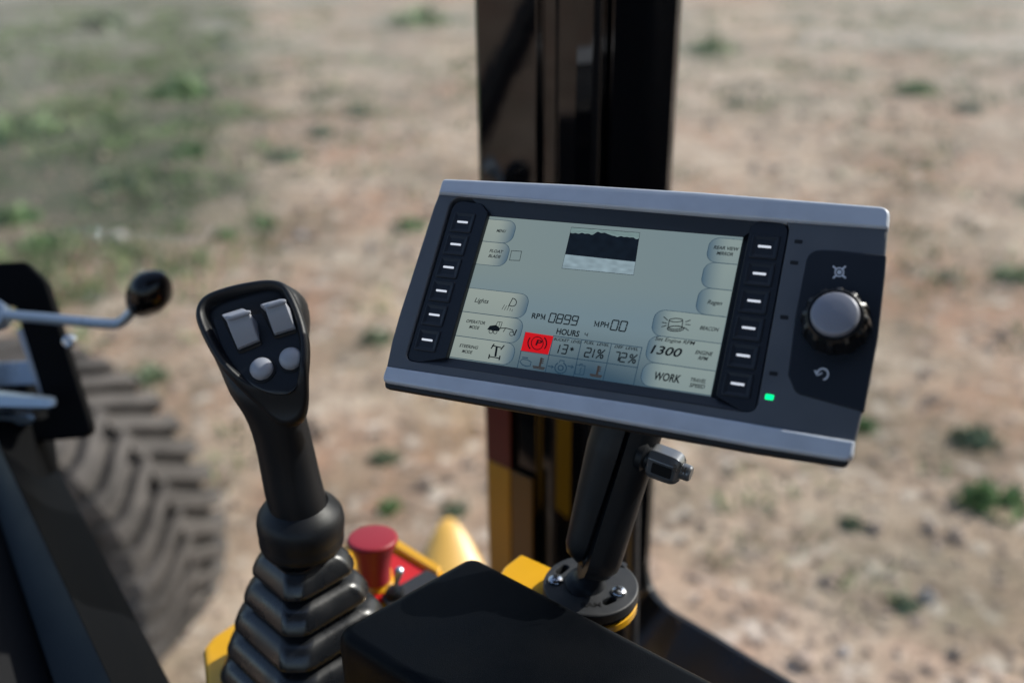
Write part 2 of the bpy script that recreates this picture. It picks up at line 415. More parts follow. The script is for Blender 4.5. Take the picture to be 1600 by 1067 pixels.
# ---- side window frame: rounded sheet edge leaving the pillar foot toward the lower right
zf = EYE - .74
edge = [V(1022, 560, .90), V(1012, 700, .90), V(1004, 800, .90), V(1002, 850, .90), V(1007, 890, .893), V(1020, 925, .877), V(1042, 952, .845)]
last = edge[-1]; zl = last.z
for px, py in ((1080, 976), (1120, 1000), (1175, 1034), (1235, 1070), (1330, 1135), (1500, 1260)): edge.append(H(px, py, zl - .004))
E_ = bez(edge, 6)
wf = thing('window_frame', 'black side window frame curving from the pillar foot to the lower right', 'window frame', E_[-1])
mb = MB(); RR = []
for i, q in enumerate(E_):
    t = (E_[min(i + 1, len(E_) - 1)] - E_[max(i - 1, 0)]).normalized()
    inn = Vector((-.55, -.35, -.6)).normalized(); inn = (inn - inn.dot(t) * t).normalized(); th = t.cross(inn)
    rr = []
    for a, b_ in ((.0, -.008), (-.004, -.004), (-.004, .004), (0, .008), (.5, .012), (1, .012), (1, -.008), (.5, -.008)): rr.append(q + inn * (a * (.035 + .185 * max(0, min(1, (i - 18) / 22))) if a > 0 else a) + th * b_)
    RR.append(rr)
rings(mb, RR); mb.obj('frame_rail', M['satin'], wf, sharp=40)
mb = MB(); sp = E_[int(len(E_) * .56)]
lathe(mb, [(.0045, 0), (.0045, .002), (.003, .004), (.0005, .0048)], basis(sp + Vector((-.004, -.003, .000)), (1, 0, 0), (-.3, -.6, .6)), 16); mb.obj('screw', M['chrome'], wf)
# skirt below the rail, down to the cab floor
mb = MB(); A = [q + Vector((-.02, -.01, -.03)) for q in E_[30:]]; vs = []; fs = []
for q in A: vs += [q, q + Vector((-.02, -.02, -.5)), q + Vector((-.035, -.035, -.5)), q + Vector((-.015, -.015, 0))]
for i in range(len(A) - 1):
    for k in range(4): fs.append((i * 4 + k, i * 4 + (k + 1) % 4, (i + 1) * 4 + (k + 1) % 4, (i + 1) * 4 + k))
mb.add(vs, fs); mb.obj('skirt', M['matte'], wf)
# dark cab floor and lower bulkhead behind the console
tb = thing('cab_floor', 'dark cab floor and bulkhead under the control console, mostly hidden', 'floor', (0, .5, EYE - 1.25))
mb = MB(); box(mb, [(-1.0, -.6), (.55, -.6), (.42, .62), (.14, 1.02), (-.12, 1.0), (-.75, .45)], .04, Matrix.Translation((0, 0, EYE - 1.29)), .004); mb.obj('floor_plate', M['matte'], tb)
P0, P1 = E_[24], Vector((pil(760, 1.12).x, pil(760, 1.12).y, 0))
mb = MB(); zz = V(1000, 905, 1.0).z
q0, q1 = Vector((P0.x - .01, P0.y + .02, 0)), Vector((P1.x + .04, P1.y, 0))
mb.add([(q0.x, q0.y, EYE - 1.25), (q1.x, q1.y, EYE - 1.25), (q1.x, q1.y, EYE - .60), (q0.x, q0.y, EYE - .70),
        (q0.x, q0.y + .02, EYE - 1.25), (q1.x, q1.y + .02, EYE - 1.25), (q1.x, q1.y + .02, EYE - .60), (q0.x, q0.y + .02, EYE - .70)],
       [(0, 1, 2, 3), (7, 6, 5, 4), (0, 4, 5, 1), (1, 5, 6, 2), (2, 6, 7, 3), (3, 7, 4, 0)]); mb.obj('bulkhead', M['matte'], tb)

# ---- unseen cab shell, added to darken the interior and shape pillar reflections
sh = thing('unseen_cab_shell', 'unseen black cab roof, panels and posts added to darken the cab and reflect in the pillar', 'cab', (0, -.6, EYE - 1.25))
mb = MB(); box(mb, rpoly([(-.95, -1.0), (.95, -1.0), (.95, .22), (-.95, .22)], .05, 4), .05, Matrix.Translation((0, 0, EYE + .62)), .006); mb.obj('roof', M['satin'], sh)
mb = MB(); box(mb, [(.76, .68), (.79, .69), (.98, -.95), (.94, -.97)], 1.9, Matrix.Translation((0, 0, EYE - 1.25)), .004); mb.obj('right_shade_panel', M['matte'], sh)  # added out of view to darken the pillar's right face
mb = MB(); box(mb, [(-.95, -1.0), (.95, -1.0), (.95, -.96), (-.95, -.96)], .75, Matrix.Translation((0, 0, EYE - 1.25)), .004); mb.obj('rear_shade_panel', M['matte'], sh)
mb = MB(); box(mb, [(-1.02, .30), (-.98, .30), (-.95, -.95), (-.99, -.95)], .80, Matrix.Translation((0, 0, EYE - 1.25)), .004); mb.obj('left_shade_panel', M['matte'], sh)
for a_p, b_p, r_p in (((-.98, .34, EYE - 1.2), (-.90, .30, EYE + .65), .045), ((-1.15, .64, EYE - .12), (-1.15, 1.02, EYE - .80), .035), ((-1.25, .62, EYE - .86), (-1.25, 1.10, EYE - .66), .05), ((-1.3, .25, EYE - .5), (-.98, .33, EYE - .35), .06), ((-.95, -.95, EYE - 1.2), (-.92, -.95, EYE + .65), .05)):
    mb = MB(); tube(mb, [a_p, b_p], r_p, 12); mb.obj('unseen_post', M['satin'], sh)  # unseen bars, added for dark bands in the pillar reflection
# ---- glass
gl = bpy.data.materials.new('cab_glass'); gl.use_nodes = True; n = gl.node_tree.nodes; l = gl.node_tree.links
for q in list(n):
    if q.type == 'BSDF_PRINCIPLED': n.remove(q)
out = n['Material Output']; tr = n.new('ShaderNodeBsdfTransparent'); tr.inputs[0].default_value = (.93, .955, .94, 1)
gs = n.new('ShaderNodeBsdfGlossy'); gs.inputs['Roughness'].default_value = .01
df = n.new('ShaderNodeBsdfDiffuse'); df.inputs[0].default_value = (.75, .78, .8, 1); tl = n.new('ShaderNodeBsdfTranslucent'); tl.inputs[0].default_value = (.8, .8, .8, 1)
geo = n.new('ShaderNodeNewGeometry'); dt_ = n.new('ShaderNodeVectorMath'); dt_.operation = 'DOT_PRODUCT'      # Schlick, same from both sides
l.new(geo.outputs['Incoming'], dt_.inputs[0]); l.new(geo.outputs['Normal'], dt_.inputs[1])
def gmath(op, a, b=None):
    q = n.new('ShaderNodeMath'); q.operation = op
    for i_, v_ in enumerate((a, b)):
        if v_ is None: continue
        if isinstance(v_, (int, float)): q.inputs[i_].default_value = v_
        else: l.new(v_, q.inputs[i_])
    return q
fr = gmath('ADD', gmath('MULTIPLY', gmath('POWER', gmath('SUBTRACT', 1.0, gmath('ABSOLUTE', dt_.outputs['Value']).outputs[0]).outputs[0], 5.0).outputs[0], .92).outputs[0], .075)
m1 = n.new('ShaderNodeMixShader'); l.new(fr.outputs[0], m1.inputs[0]); l.new(tr.outputs[0], m1.inputs[1]); l.new(gs.outputs[0], m1.inputs[2])
dm = n.new('ShaderNodeMixShader'); dm.inputs[0].default_value = .5; l.new(df.outputs[0], dm.inputs[1]); l.new(tl.outputs[0], dm.inputs[2])
tcg = n.new('ShaderNodeTexCoord'); nz = n.new('ShaderNodeTexNoise'); nz.inputs['Scale'].default_value = 3; nz.inputs['Detail'].default_value = 5
mpg = n.new('ShaderNodeMapping'); mpg.inputs['Scale'].default_value = (3.2, 3.2, .45); mpg.inputs['Rotation'].default_value = (0, .12, 0); l.new(tcg.outputs['Object'], mpg.inputs['Vector']); l.new(mpg.outputs[0], nz.inputs['Vector']); mr = n.new('ShaderNodeMapRange'); mr.inputs[1].default_value = .3; mr.inputs[2].default_value = .7
mr.inputs[3].default_value = .015; mr.inputs[4].default_value = .12; l.new(nz.outputs[0], mr.inputs[0])  # dust streaks, also standing in for a milky veil and glass reflections
sz = n.new('ShaderNodeSeparateXYZ'); l.new(tcg.outputs['Object'], sz.inputs[0]); hr = n.new('ShaderNodeMapRange')   # dust and painted veil fade out on the lower glass
hr.inputs[1].default_value = EYE - .42; hr.inputs[2].default_value = EYE - .12; hr.inputs[3].default_value = .01; hr.inputs[4].default_value = 1.0; l.new(sz.outputs[2], hr.inputs[0])
dmul = n.new('ShaderNodeMath'); dmul.operation = 'MULTIPLY'; l.new(mr.outputs[0], dmul.inputs[0]); l.new(hr.outputs[0], dmul.inputs[1])
m2 = n.new('ShaderNodeMixShader'); l.new(dmul.outputs[0], m2.inputs[0]); l.new(m1.outputs[0], m2.inputs[1]); l.new(dm.outputs[0], m2.inputs[2]); l.new(m2.outputs[0], out.inputs[0])
def pane(name, A, B, z0, z1, lab):
    A = Vector((*A, 0)); B = Vector((*B, 0)); t = (B - A).normalized(); nn = Vector((t.y, -t.x, 0)) * .0
    mb = MB(); mb.add([(A.x, A.y, z0), (B.x, B.y, z0), (B.x, B.y, z1), (A.x, A.y, z1)], [(0, 1, 2, 3)])
    o = mb.obj(name, gl, smooth=False); tag(o, lab, 'window'); return o
pl = pil(750, 1.17); pr = pil(1045, 1.15)
pane('windshield', (-1.05, 1.0), pl, EYE - 1.25, EYE + .75, 'dusty clear windshield pane left of the cab pillar')
pane('side_window', pr, (.95, .46), zl, EYE + .75, 'dusty clear side window pane right of the cab pillar')

# ---- black door edge / dashboard rail at the lower left
dr = thing('door_rail', 'wide black door rail with a painted sky sheen slanting across the lower left corner', 'door rail', D(100, 1000, .8))
def dsec(pts): return [D(*q) for q in pts]
mb = MB(); rings(mb, [dsec([(74, 600, 1.02), (40, 600, .985), (-30, 604, .975), (-62, 620, .98), (-60, 650, 1.1), (60, 640, 1.12)]),
                      dsec([(92, 735, .985), (62, 748, .955), (2, 702, .935), (-20, 760, .945), (-30, 800, 1.1), (70, 800, 1.12)]),
                      dsec([(278, 1090, .78), (250, 1108, .745), (190, 1100, .725), (112, 1150, .74), (60, 1200, 1.0), (240, 1200, 1.02)]),
                      dsec([(330, 1190, .74), (300, 1215, .70), (240, 1220, .69), (160, 1260, .70), (100, 1300, 1.0), (300, 1300, 1.02)])])
o = mb.obj('rail', M['latchblk'], dr, sharp=15)
SB = [[(-31, 604, .972), (-61, 618, .972)], [(1, 703, .932), (-19, 758, .940)], [(189, 1100, .722), (113, 1148, .735)], [(239, 1220, .687), (161, 1258, .697)]]  # bluish strip: sky reflection put into the rail's colour
mb = MB(); rings(mb, [[D(*a), D(*b), D(b[0], b[1], b[2] + .004), D(a[0], a[1], a[2] + .004)] for a, b in SB]); mb.obj('rail_sky_sheen', M['railsky'], dr, sharp=15)
mb = MB(); rings(mb, [dsec([(-40, 700, .98), (-160, 700, .95), (-160, 760, 1.2), (-30, 760, 1.15)]),
                      dsec([(130, 1130, .78), (-160, 1130, .7), (-160, 1200, 1.1), (120, 1200, 1.08)])]); mb.obj('inner_panel', M['matte'], dr, sharp=15)

# ---- latch plate with cut-outs, steel strip and pull, at the left edge
lp = thing('latch_plate', 'black rounded latch plate with a steel strip and handle, at the left edge', 'latch plate', D(60, 680, .98))
Tl = basis(D(0, 550, .98), R3 @ Vector((1, 0, 0)), R3 @ Vector((0, .12, 1)))
def lpx(px, py, dep=.98):
    inv = Tl.inverted(); o_ = inv @ CAM; r_ = inv.to_3x3() @ ray(px, py); t_ = -o_.z / r_.z; q = o_ + r_ * t_; return (q.x, q.y)
outl = rpoly([lpx(-80, 414), lpx(40, 408), lpx(72, 440), lpx(148, 682), lpx(-90, 700)], [.002, .014, .02, .012, .002], 6)
cut = rpoly([lpx(-60, 470), lpx(24, 478), lpx(78, 655), lpx(-60, 655)], .006, 4)
mb = MB(); prism(mb, outl, [(.0015, -.012), (0, -.0105), (0, -.0015), (.0015, 0)], Tl, [cut], [(0, -.012), (0, 0)]); mb.obj('plate', M['latchblk'], lp)
def lbar(name, m, P, z, h, bev=.001):
    q = MB(); box(q, [lpx(*a) for a in P], h, Tl @ Matrix.Translation((0, 0, z)), bev); return q.obj(name, m, lp)
lbar('back_plate', M['steel_blue'], [(-60, 560), (30, 555), (60, 640), (-60, 650)], -.05, .003)
lbar('steel_strip', M['switch'], [(22, 515), (40, 510), (76, 610), (60, 618)], -.009, .006)
mb = MB(); rings(mb, [[D(px, py, d) for px, py, d in ((-40, 606, .95), (-40, 614, .93), (-40, 634, .93), (-40, 642, .95), (-40, 634, .97), (-40, 614, .97))],
                      [D(px, py, d) for px, py, d in ((70, 618, .95), (74, 623, .94), (74, 636, .94), (70, 642, .95), (68, 636, .96), (70, 622, .96))],
                      [D(px, py, d) for px, py, d in ((84, 620, .95), (88, 624, .945), (88, 632, .945), (84, 636, .95), (82, 632, .955), (82, 624, .955))]])
mb.obj('handle', M['steel_blue'], lp)
mb = MB(); rings(mb, [[D(px, py, d) for px, py, d in ((-40, 640, .96), (-40, 648, .95), (-40, 668, .96), (-40, 655, .98))],
                      [D(px, py, d) for px, py, d in ((50, 648, .96), (55, 654, .95), (48, 662, .96), (48, 655, .98))]]); mb.obj('handle_base', M['steel_blue'], lp)
mb = MB(); lathe(mb, [(.0, 0), (.005, 0), (.0065, .002), (.0065, .009), (.004, .012), (.0005, .0125)], basis(D(108, 534, .975), (1, 0, 0), R3 @ Vector((.5, .1, 1))), 18); mb.obj('bolt', M['chrome'], lp)
# ---- small control lever with black egg knob
lv = thing('control_lever', 'bent steel control lever ending in a glossy black egg shaped knob', 'lever', D(0, 495, .93))
mb = MB(); P = bez([D(-60, 488, .93), D(20, 493, .93), D(100, 500, .93), D(165, 506, .93), D(186, 505, .93), D(200, 494, .925), D(214, 476, .92)], 6)
tube(mb, P, .0049, 16); mb.obj('rod', M['steel_blue'], lv)
mb = MB(); a0 = D(207, 487, .922); a1 = D(258, 430, .89); ax = (a1 - a0); Ln = ax.length
T = basis(a0, (1, 0, 0), ax); pf = [(.0002, 0)]
for i in range(1, 20):
    t = i / 20; pf.append((.0215 * math.sin(math.pi * t ** .80) ** .62 * (.60 + .40 * min(1, t * 1.5)), t * Ln))
pf.append((.0002, Ln)); lathe(mb, pf, T, 28); mb.obj('knob', mat('knob_gloss', (.003, .003, .004), .10, ior=1.4), lv, sharp=80)
mb = MB(); lathe(mb, [(.0, 0), (.012, 0), (.014, .003), (.014, .018), (.011, .02)], basis(D(0, 498, .945), (1, 0, 0), R3 @ Vector((0, .3, 1))), 20); mb.obj('pivot', M['steel_blue'], lv)

# ---- front wheel outside
# axle direction points left and toward the cab
WC = Vector((H(47, 825, .56).x, H(47, 825, .56).y, .56)); AX = Vector((-.28, -.96, .0)).normalized()
wh = thing('front_wheel', 'large dusty machine wheel with deep lug tread on the ground at lower left', 'wheel', (WC.x, WC.y, 0))
Tw = basis(WC, (0, 0, 1), AX); RW, WW = .56, .19
mb = MB(); lathe(mb, [(.30, WW * .75), (.34, WW * .95), (.41, WW * 1.08), (.47, WW * 1.05), (.51, WW * .93), (.525, WW * .6), (.53, 0), (.525, -WW * .6), (.51, -WW * .93), (.47, -WW * 1.05), (.42, -WW * 1.08), (.34, -WW * .95), (.30, -WW * .75)], Tw, 96)
NL = 38
for k in range(NL):
    for sd in (1, -1):
        a0_ = 2 * math.pi * (k + (.5 if sd < 0 else 0)) / NL; RR = []
        for u, da, wd in ((-.012, .17, .026), (.05, .12, .027), (.11, .05, .028), (.165, .0, .030), (.205, -.02, .033), (.205, -.02, .030)):
            ang = a0_ + da; top = RW if u < .2 else RW - .02; base = .51 if u < .16 else .47
            if RR and u == .205 and len(RR) == 5: u = .205; top = .48; base = .45
            r4 = []
            for rr_, aa in ((base, -1), (top - .006, -.85), (top, -.65), (top, .65), (top - .006, .85), (base, 1)):
                an = ang + aa * wd / RW; r4.append(Tw @ Vector((rr_ * math.cos(an), rr_ * math.sin(an), sd * u)))
            RR.append(r4)
        rings(mb, RR)
mb.obj('tyre', M['tyre'], wh, sharp=30)
mb = MB(); lathe(mb, [(.02, WW * .2), (.10, WW * .2), (.12, WW * .35), (.25, WW * .45), (.28, WW * .7), (.305, WW * .95), (.315, WW * .9), (.30, WW * .5), (.3, -WW * .8), (.02, -WW * .8)], Tw, 64); mb.obj('rim', M['yellow'], wh)

# ---- sunlit yellow fender seen outside between stop button and pillar
fd = MB(); RR = []
for i in range(9):
    t = i / 8; hw = (.010 + .074 * t ** .75); c_ = V(700 + 6 * t, 812 + 125 * t, 1.55 - .12 * t)
    rr = []
    for k in range(20):
        a = 2 * math.pi * k / 20; rr.append(c_ + Vector((math.cos(a) * hw * 1.0, math.sin(a) * hw * .8, 0)))
    RR.append(rr)
rings(fd, RR); 
o = fd.obj('fender', mat('fender_yellow', (.85, .46, .03), .5, spec=1, ior=1.8), sharp=80); tag(o, 'blurred yellow rounded fender tip glinting in the sun outside the cab', 'fender')

# ================================================================== CONSOLE
ZD = EYE - .4227                                    # top of the round mount plate
ZC = EYE - .53                                      # console deck
cs = thing('control_console', 'bright yellow control console carrying joystick, red panel and toggle switches', 'console', (-.08, .52, ZC - .2))
def hp(px, py, z=ZC): q = H(px, py, z); return (q.x, q.y)
deck = [hp(316, 1010), hp(330, 992), hp(360, 972), hp(470, 890), hp(545, 842), hp(625, 845), hp(700, 893), hp(800, 985), hp(760, 1100), hp(640, 1300), hp(345, 1300)]
mb = MB(); prism(mb, rpoly(deck, .006, 4), [(0, -.20), (0, -.006), (.002, -.0015), (.006, 0)], Matrix.Translation((0, 0, ZC))); mb.obj('housing', M['yellow'], cs)
# raised yellow lip behind the red panel
mb = MB(); box(mb, rpoly([hp(546, 846), hp(622, 850), hp(690, 893), hp(684, 904), hp(616, 862), hp(546, 857)], .0015, 3), .006, Matrix.Translation((0, 0, ZC + .0004)), .0012); mb.obj('lip', M['yellow'], cs)
mb = MB(); box(mb, rpoly([hp(560, 866), hp(614, 866), hp(668, 894), hp(655, 915), hp(560, 960)], .003, 4), .0015, Matrix.Translation((0, 0, ZC + .0004)), .0004); mb.obj('warning_panel', M['red'], cs)
mb = MB(); box(mb, rpoly([hp(596, 938), hp(668, 897), hp(740, 940), hp(640, 1005)], .003, 4), .004, Matrix.Translation((0, 0, ZC + .0023)), .001); mb.obj('switch_panel', M['plate'], cs)
tg = MB(); q = H(617, 928, ZC + .007); lathe(tg, [(.008, 0), (.008, .0025), (.0065, .0055), (.004, .006)], Matrix.Translation(q), 12); nut = tg.obj('switch_nut', M['arm'], cs)
tg = MB(); q2 = H(624, 896, ZC + .034); lathe(tg, [(.0018, 0), (.0020, .012), (.0033, .024), (.0038, .028), (.0028, .031), (.0004, .032)], basis(q + Vector((0, 0, .003)), (1, 0, 0), q2 - q), 16); tgo = tg.obj('toggle_switch', M['steel_blue'], cs)
mb = MB(); lathe(mb, [(.002, 0), (.014, 0), (.014, .0015), (.0115, .004), (.0115, .012), (.002, .013)], Matrix.Translation(H(592, 912, ZC + .0015)), 24); mb.obj('button_collar', M['yellow'], cs)
# yellow bracket under the round mount
ZB = ZD - .0105
ZB -= .001; br = [hp(788, 884, ZB), hp(814, 864, ZB), hp(868, 888, ZB), hp(915, 905, ZB), hp(915, 930, ZB), hp(850, 940, ZB), hp(770, 912, ZB)]
mb = MB(); lathe(mb, [(.001, -.006), (.0305, -.006), (.0312, -.0052), (.0312, -.0006), (.0305, .0002), (.001, .0003)], Matrix.Translation((H(923, 912, ZD).x, H(923, 912, ZD).y, ZB + .0003)), 56); mb.obj('mount_pad', M['yellow'], cs)
mb = MB(); prism(mb, rpoly(br, .003, 4), [(0, -.10), (0, -.002), (.001, -.0004), (.002, 0)], Matrix.Translation((0, 0, ZB))); mb.obj('mount_bracket', M['yellow'], cs)

# ---- emergency stop button
eb = H(586, 905, ZC + .012); et = D(583, 838, eb.y * 1.0)
es = thing('emergency_stop_button', 'red mushroom shaped emergency stop button on the yellow console', 'stop button', eb)
r_ = ray(583, 838); dd = .012
tz = eb.z + .040; tc_ = H(582, 838, tz)
T = basis(eb, (1, 0, 0), Vector((tc_.x - eb.x, tc_.y - eb.y, tz - eb.z)))
Lh = (tc_ - eb).length; Rr = .0205
mb = MB(); lathe(mb, [(.0005, 0), (.0125, 0), (.0130, Lh * .25), (.0150, Lh * .55), (.0186, Lh * .82), (Rr, Lh * .90), (Rr, Lh * .95), (Rr - .0008, Lh * .985), (Rr - .0025, Lh), (Rr * .5, Lh * 1.01), (.0003, Lh * 1.012)], T, 48); mb.obj('button_cap', M['estop'], es, sharp=50)

# ---- joystick
JC = D(470, 850, .69); JC.z = 0
yaw = math.radians(45)
a_ = Vector((.70, .714, 0)).normalized(); b__ = Vector((-.70, .714, 0)).normalized()
js = thing('joystick', 'black joystick grip with two grey rockers and two round buttons over a ribbed rubber boot', 'joystick', (JC.x, JC.y, ZC))
def bring(h, z, ch, cx=JC.x, cy=JC.y):             # chamfered square ring
    P = []; f = h - ch
    sq = [(h, -f), (h, f), (f, h), (-f, h), (-h, f), (-h, -f), (-f, -h), (f, -h)]
    for x, y in rpoly(sq, h * .26, 5): P.append(Vector((cx, cy, z)) + a_ * x + b__ * y)
    return P
# tiers measured from the photograph: front crease of each rib
tiers = []
zt0 = V(450, 905, JC.y).z
cy_top = None
mb = MB(); RR = []
zlev = [(.0285, -.305 - .000), ]
hs = [.0285, .0356, .0433, .050, .0565]; z0 = D(470, 850, .69).z - .006; dz = .0225
for i, h in enumerate(hs):
    z = z0 - i * dz; ch = h * .30
    ox = .000 + .000 * i
    RR += [bring(h - .010 if i else h - .006, z + .002, ch), bring(h - .0062, z + .0002, ch), bring(h - .0038, z - .0018, ch), bring(h - .0015, z - .0055, ch), bring(h + .0005, z - .0105, ch), bring(h + .0008, z - .0140, ch), bring(h - .0008, z - .0162, ch), bring(h - .0050, z - .0174, ch), bring(h - .0095, z - .0190, ch)]
rings(mb, RR[::-1]); mb.obj('boot', M['rubber'], js, sharp=50)
# grip: path from boot top to head, cross-sections flattened toward the head
Jpath = [((470, 862), .690, .0180), ((470, 850), .686, .0185), ((471, 820), .680, .0190), ((469, 800), .676, .0194), ((464, 782), .671, .0194), ((457, 757), .667, .0192), ((450, 720), .661, .0186), ((441, 680), .652, .0180), ((431, 645), .645, .0183), ((423, 620), .641, .0200), ((416, 598), .638, .0232), ((409, 570), .636, .0268),
         ((400, 540), .635, .0312), ((391, 505), .634, .0340), ((385, 475), .634, .0330), ((380, 455), .635, .0270), ((377, 444), .637, .0170)]
gp = [D(px, py, d) for (px, py), d, r in Jpath]
head_n = (R3 @ Vector((-.10, .42, 1))).normalized()
shaft_n = (R3 @ Vector((0, .2, 1))).normalized()
mb = MB(); RR = []
for i, (q, ((px, py), d, r)) in enumerate(zip(gp, Jpath)):
    t = (gp[min(i + 1, len(gp) - 1)] - gp[max(i - 1, 0)]).normalized()
    if i < 4: t = (t + Vector((0, 0, 1)) * 1.0).normalized()
    nn = (R3 @ Vector((0, 0, 1))); nn = (nn - nn.dot(t) * t).normalized(); sd = t.cross(nn)
    hd = max(0, min(1, (i - 8) / 4)); dp = r if i < 9 else (.018 + .002 * hd)
    if i >= 14: dp = [.0185, .015, .009][i - 14]
    ex = 2 + 2.0 * hd; rr = []
    for k in range(36):
        a = 2 * math.pi * k / 36; ca, sa = math.cos(a), math.sin(a)
        x = abs(ca) ** (2 / ex) * (1 if ca > 0 else -1) * r; y = abs(sa) ** (2 / ex) * (1 if sa > 0 else -1) * dp
        back = -.019 * max(0, min(1, (i - 10) / 2)) ; rr.append(q + sd * x + nn * (y + back))
    RR.append(rr)
rings(mb, RR); grip = mb.obj('grip', M['grip'], js, sharp=60)
sub = grip.modifiers.new('s', 'SUBSURF'); sub.levels = 1; sub.render_levels = 1
cb, ct = D(472, 846, .688), D(468, 783, .673)
mb = MB(); cl_ = (ct - cb).length; lathe(mb, [(.016, -.003), (.0262, -.002), (.0285, .001), (.0290, .005), (.0282, .008), (.0292, .011), (.0296, cl_ * .55), (.0288, cl_ * .70), (.0262, cl_ * .82), (.0222, cl_ * .92), (.0190, cl_ * 1.0), (.0186, cl_ * .8)], basis(cb, (1, 0, 0), ct - cb), 56); mb.obj('collar', M['grip'], js, sharp=60)
# head shell with raised rim and sunk face, on the head plane
Hc = D(395, 520, .622); Th = basis(Hc, R3 @ Vector((1, 0, 0)), head_n); Thi = Th.inverted()
def hpx(px, py, z=0.):
    o_ = Thi @ CAM; r_ = Thi.to_3x3() @ ray(px, py); t_ = (z - o_.z) / r_.z; q = o_ + r_ * t_; return (q.x, q.y)
ho = [(303, 494), (306, 474), (320, 458), (350, 446), (390, 437), (420, 434), (440, 438), (452, 449), (463, 470), (474, 500), (480, 530), (480, 560), (475, 590), (467, 616), (453, 636), (430, 645), (407, 638), (390, 621), (370, 603), (348, 579), (330, 554), (313, 522)]
def smooth2(P, n=4):
    N = len(P); out = []
    for i in range(N):
        a, b, c_, d_ = [Vector(P[(i + k - 1) % N]) for k in range(4)]
        for k in range(n):
            t = k / n; out.append(tuple(.5 * ((2 * b) + (c_ - a) * t + (2 * a - 5 * b + 4 * c_ - d_) * t * t + (3 * b - a - 3 * c_ + d_) * t ** 3)))
    return out
HO = ccw(smooth2([hpx(*q) for q in ho]))
mb = MB(); prism(mb, HO, [(.010, -.030), (.0055, -.022), (.002, -.013), (0, -.006), (.0002, -.003), (.0012, -.0008), (.003, 0), (.0045, -.0008), (.0058, -.0035), (.0066, -.0065), (.0076, -.0082)], Th)
ya, yb = hpx(430, 566)[1], hpx(430, 650)[1]
for k, v in enumerate(mb.v):
    q = Thi @ v; t_ = max(0, min(1, (ya - q.y) / (ya - yb)))
    t_ = t_ * t_ * (3 - 2 * t_)
    if t_ > 0:
        if k // len(HO) >= 5: q.z += min(1, t_ * 3.5) * (-.0006 - q.z)
        q.z -= .022 * t_; mb.v[k] = Th @ q
mb.obj('head_shell', M['grip'], js, sharp=60)
fo = [(326, 482), (345, 470), (385, 460), (425, 452), (443, 458), (455, 480), (466, 510), (471, 545), (466, 582), (446, 608), (410, 606), (374, 584), (345, 545), (331, 510)]
mb = MB(); prism(mb, smooth2([hpx(*q) for q in fo]), [(0, -.009), (0, -.0070), (.0012, -.0062)], Th); face = mb.obj('face_plate', M['face'], js, sharp=40)
Ts = Th @ Matrix.Translation((0, 0, -.003))
def rocker(px4, ridge):                             # px4: tl, tr, br, bl of the whole rocker; ridge: left and right of the fold
    tl, tr, br_, bl = [Vector(hpx(*q)) for q in px4]; r0, r1 = [Vector(hpx(*q)) for q in ridge]
    # frame
    fr_ = MB(); cen = (tl + tr + br_ + bl) / 4; prism(fr_, rpoly([tuple(cen + (q - cen) * 1.2) for q in (tl, tr, br_, bl)], .003, 4), [(0, -.005), (0, -.0028), (.0008, -.0020)], Ts); fo_ = fr_.obj('switch_frame', M['gap'], js)
    m = MB(); N = 10; secs = []
    for i in range(N + 1):
        s = i / N; s_ = s
        Lp = r0.lerp(bl, (s - .38) / .62) if s > .38 else tl.lerp(r0, s / .38)
        Rp = r1.lerp(br_, (s - .38) / .62) if s > .38 else tr.lerp(r1, s / .38)
        z = .0012 + .0110 * math.sin(min(1, s / .38) * math.pi / 2) ** .8 if s <= .38 else .0108 - .0098 * ((s - .38) / .62) ** 1.4
        c1 = []
        for u, zz_ in ((0, -.0045), (0, z - .0010), (.03, z - .0003), (.08, z), (.92, z), (.97, z - .0003), (1, z - .0010), (1, -.0045)):
            q = Lp.lerp(Rp, u); c1.append(Ts @ Vector((q.x, q.y, zz_)))
        secs.append(c1)
    rings(m, secs)
    a = Ts @ Vector((*r0.lerp(r1, .06), .0116)); b2 = Ts @ Vector((*r0.lerp(r1, 1.04), .0120)); tube(m, [a.lerp(b2, k / 8) for k in range(9)], [.0008] + [.0018] * 7 + [.0010], 10)
    return m.obj('rocker_switch', M['switch'], js, sharp=32)
rocker([(345, 491), (377, 481), (402, 528), (369, 542)], [(360, 508), (397, 497)])
rocker([(405, 476), (438, 467), (459, 509), (426, 519)], [(420, 489), (452, 480)])
for px, py in ((405, 572), (451, 556)):
    q = hpx(px, py); R_ = .0072
    m = MB(); lathe(m, [(R_ + .0015, -.0036), (R_ + .0015, -.0026), (R_ + .0004, -.0024)], Ts @ Matrix.Translation((*q, 0)), 28); m.obj('button_ring', M['gap'], js)
    m = MB(); lathe(m, [(R_, -.003)] + [(R_ * math.cos(t), -.001 + R_ * .62 * math.sin(t)) for t in [i * math.pi / 20 for i in range(10)]] + [(.0002, -.001 + R_ * .62)], Ts @ Matrix.Translation((*q, 0)), 32); m.obj('round_button', M['switch'], js, sharp=60)

# ---- armrest pad in the foreground
zp = EYE - .405
pdl = thing('armrest_pad', 'black grained armrest pad with rounded edges filling the bottom foreground', 'armrest', (0, .45, zp - .05))
pp = [H(737, 862, zp), H(517, 984, zp), H(517, 984, zp) + (H(1120, 1062, zp) - H(737, 868, zp)) * 1.5, H(737, 868, zp) + (H(1120, 1062, zp) - H(737, 868, zp)) * 1.5]
P = [(q.x, q.y) for q in pp]
P = rpoly(P, .012, 8)
def padz(d, z): return (d, z)
mb = MB(); L_ = [(.004, -.055), (.0, -.050), (-.0005, -.012)] + [(.008 * (1 - math.cos(t)), -.008 + .008 * math.sin(t)) for t in [k * math.pi / 14 for k in range(8)]] 
prism(mb, P, L_, Matrix.Translation((0, 0, zp))); mb.obj('cushion', M['pad'], pdl, sharp=60)

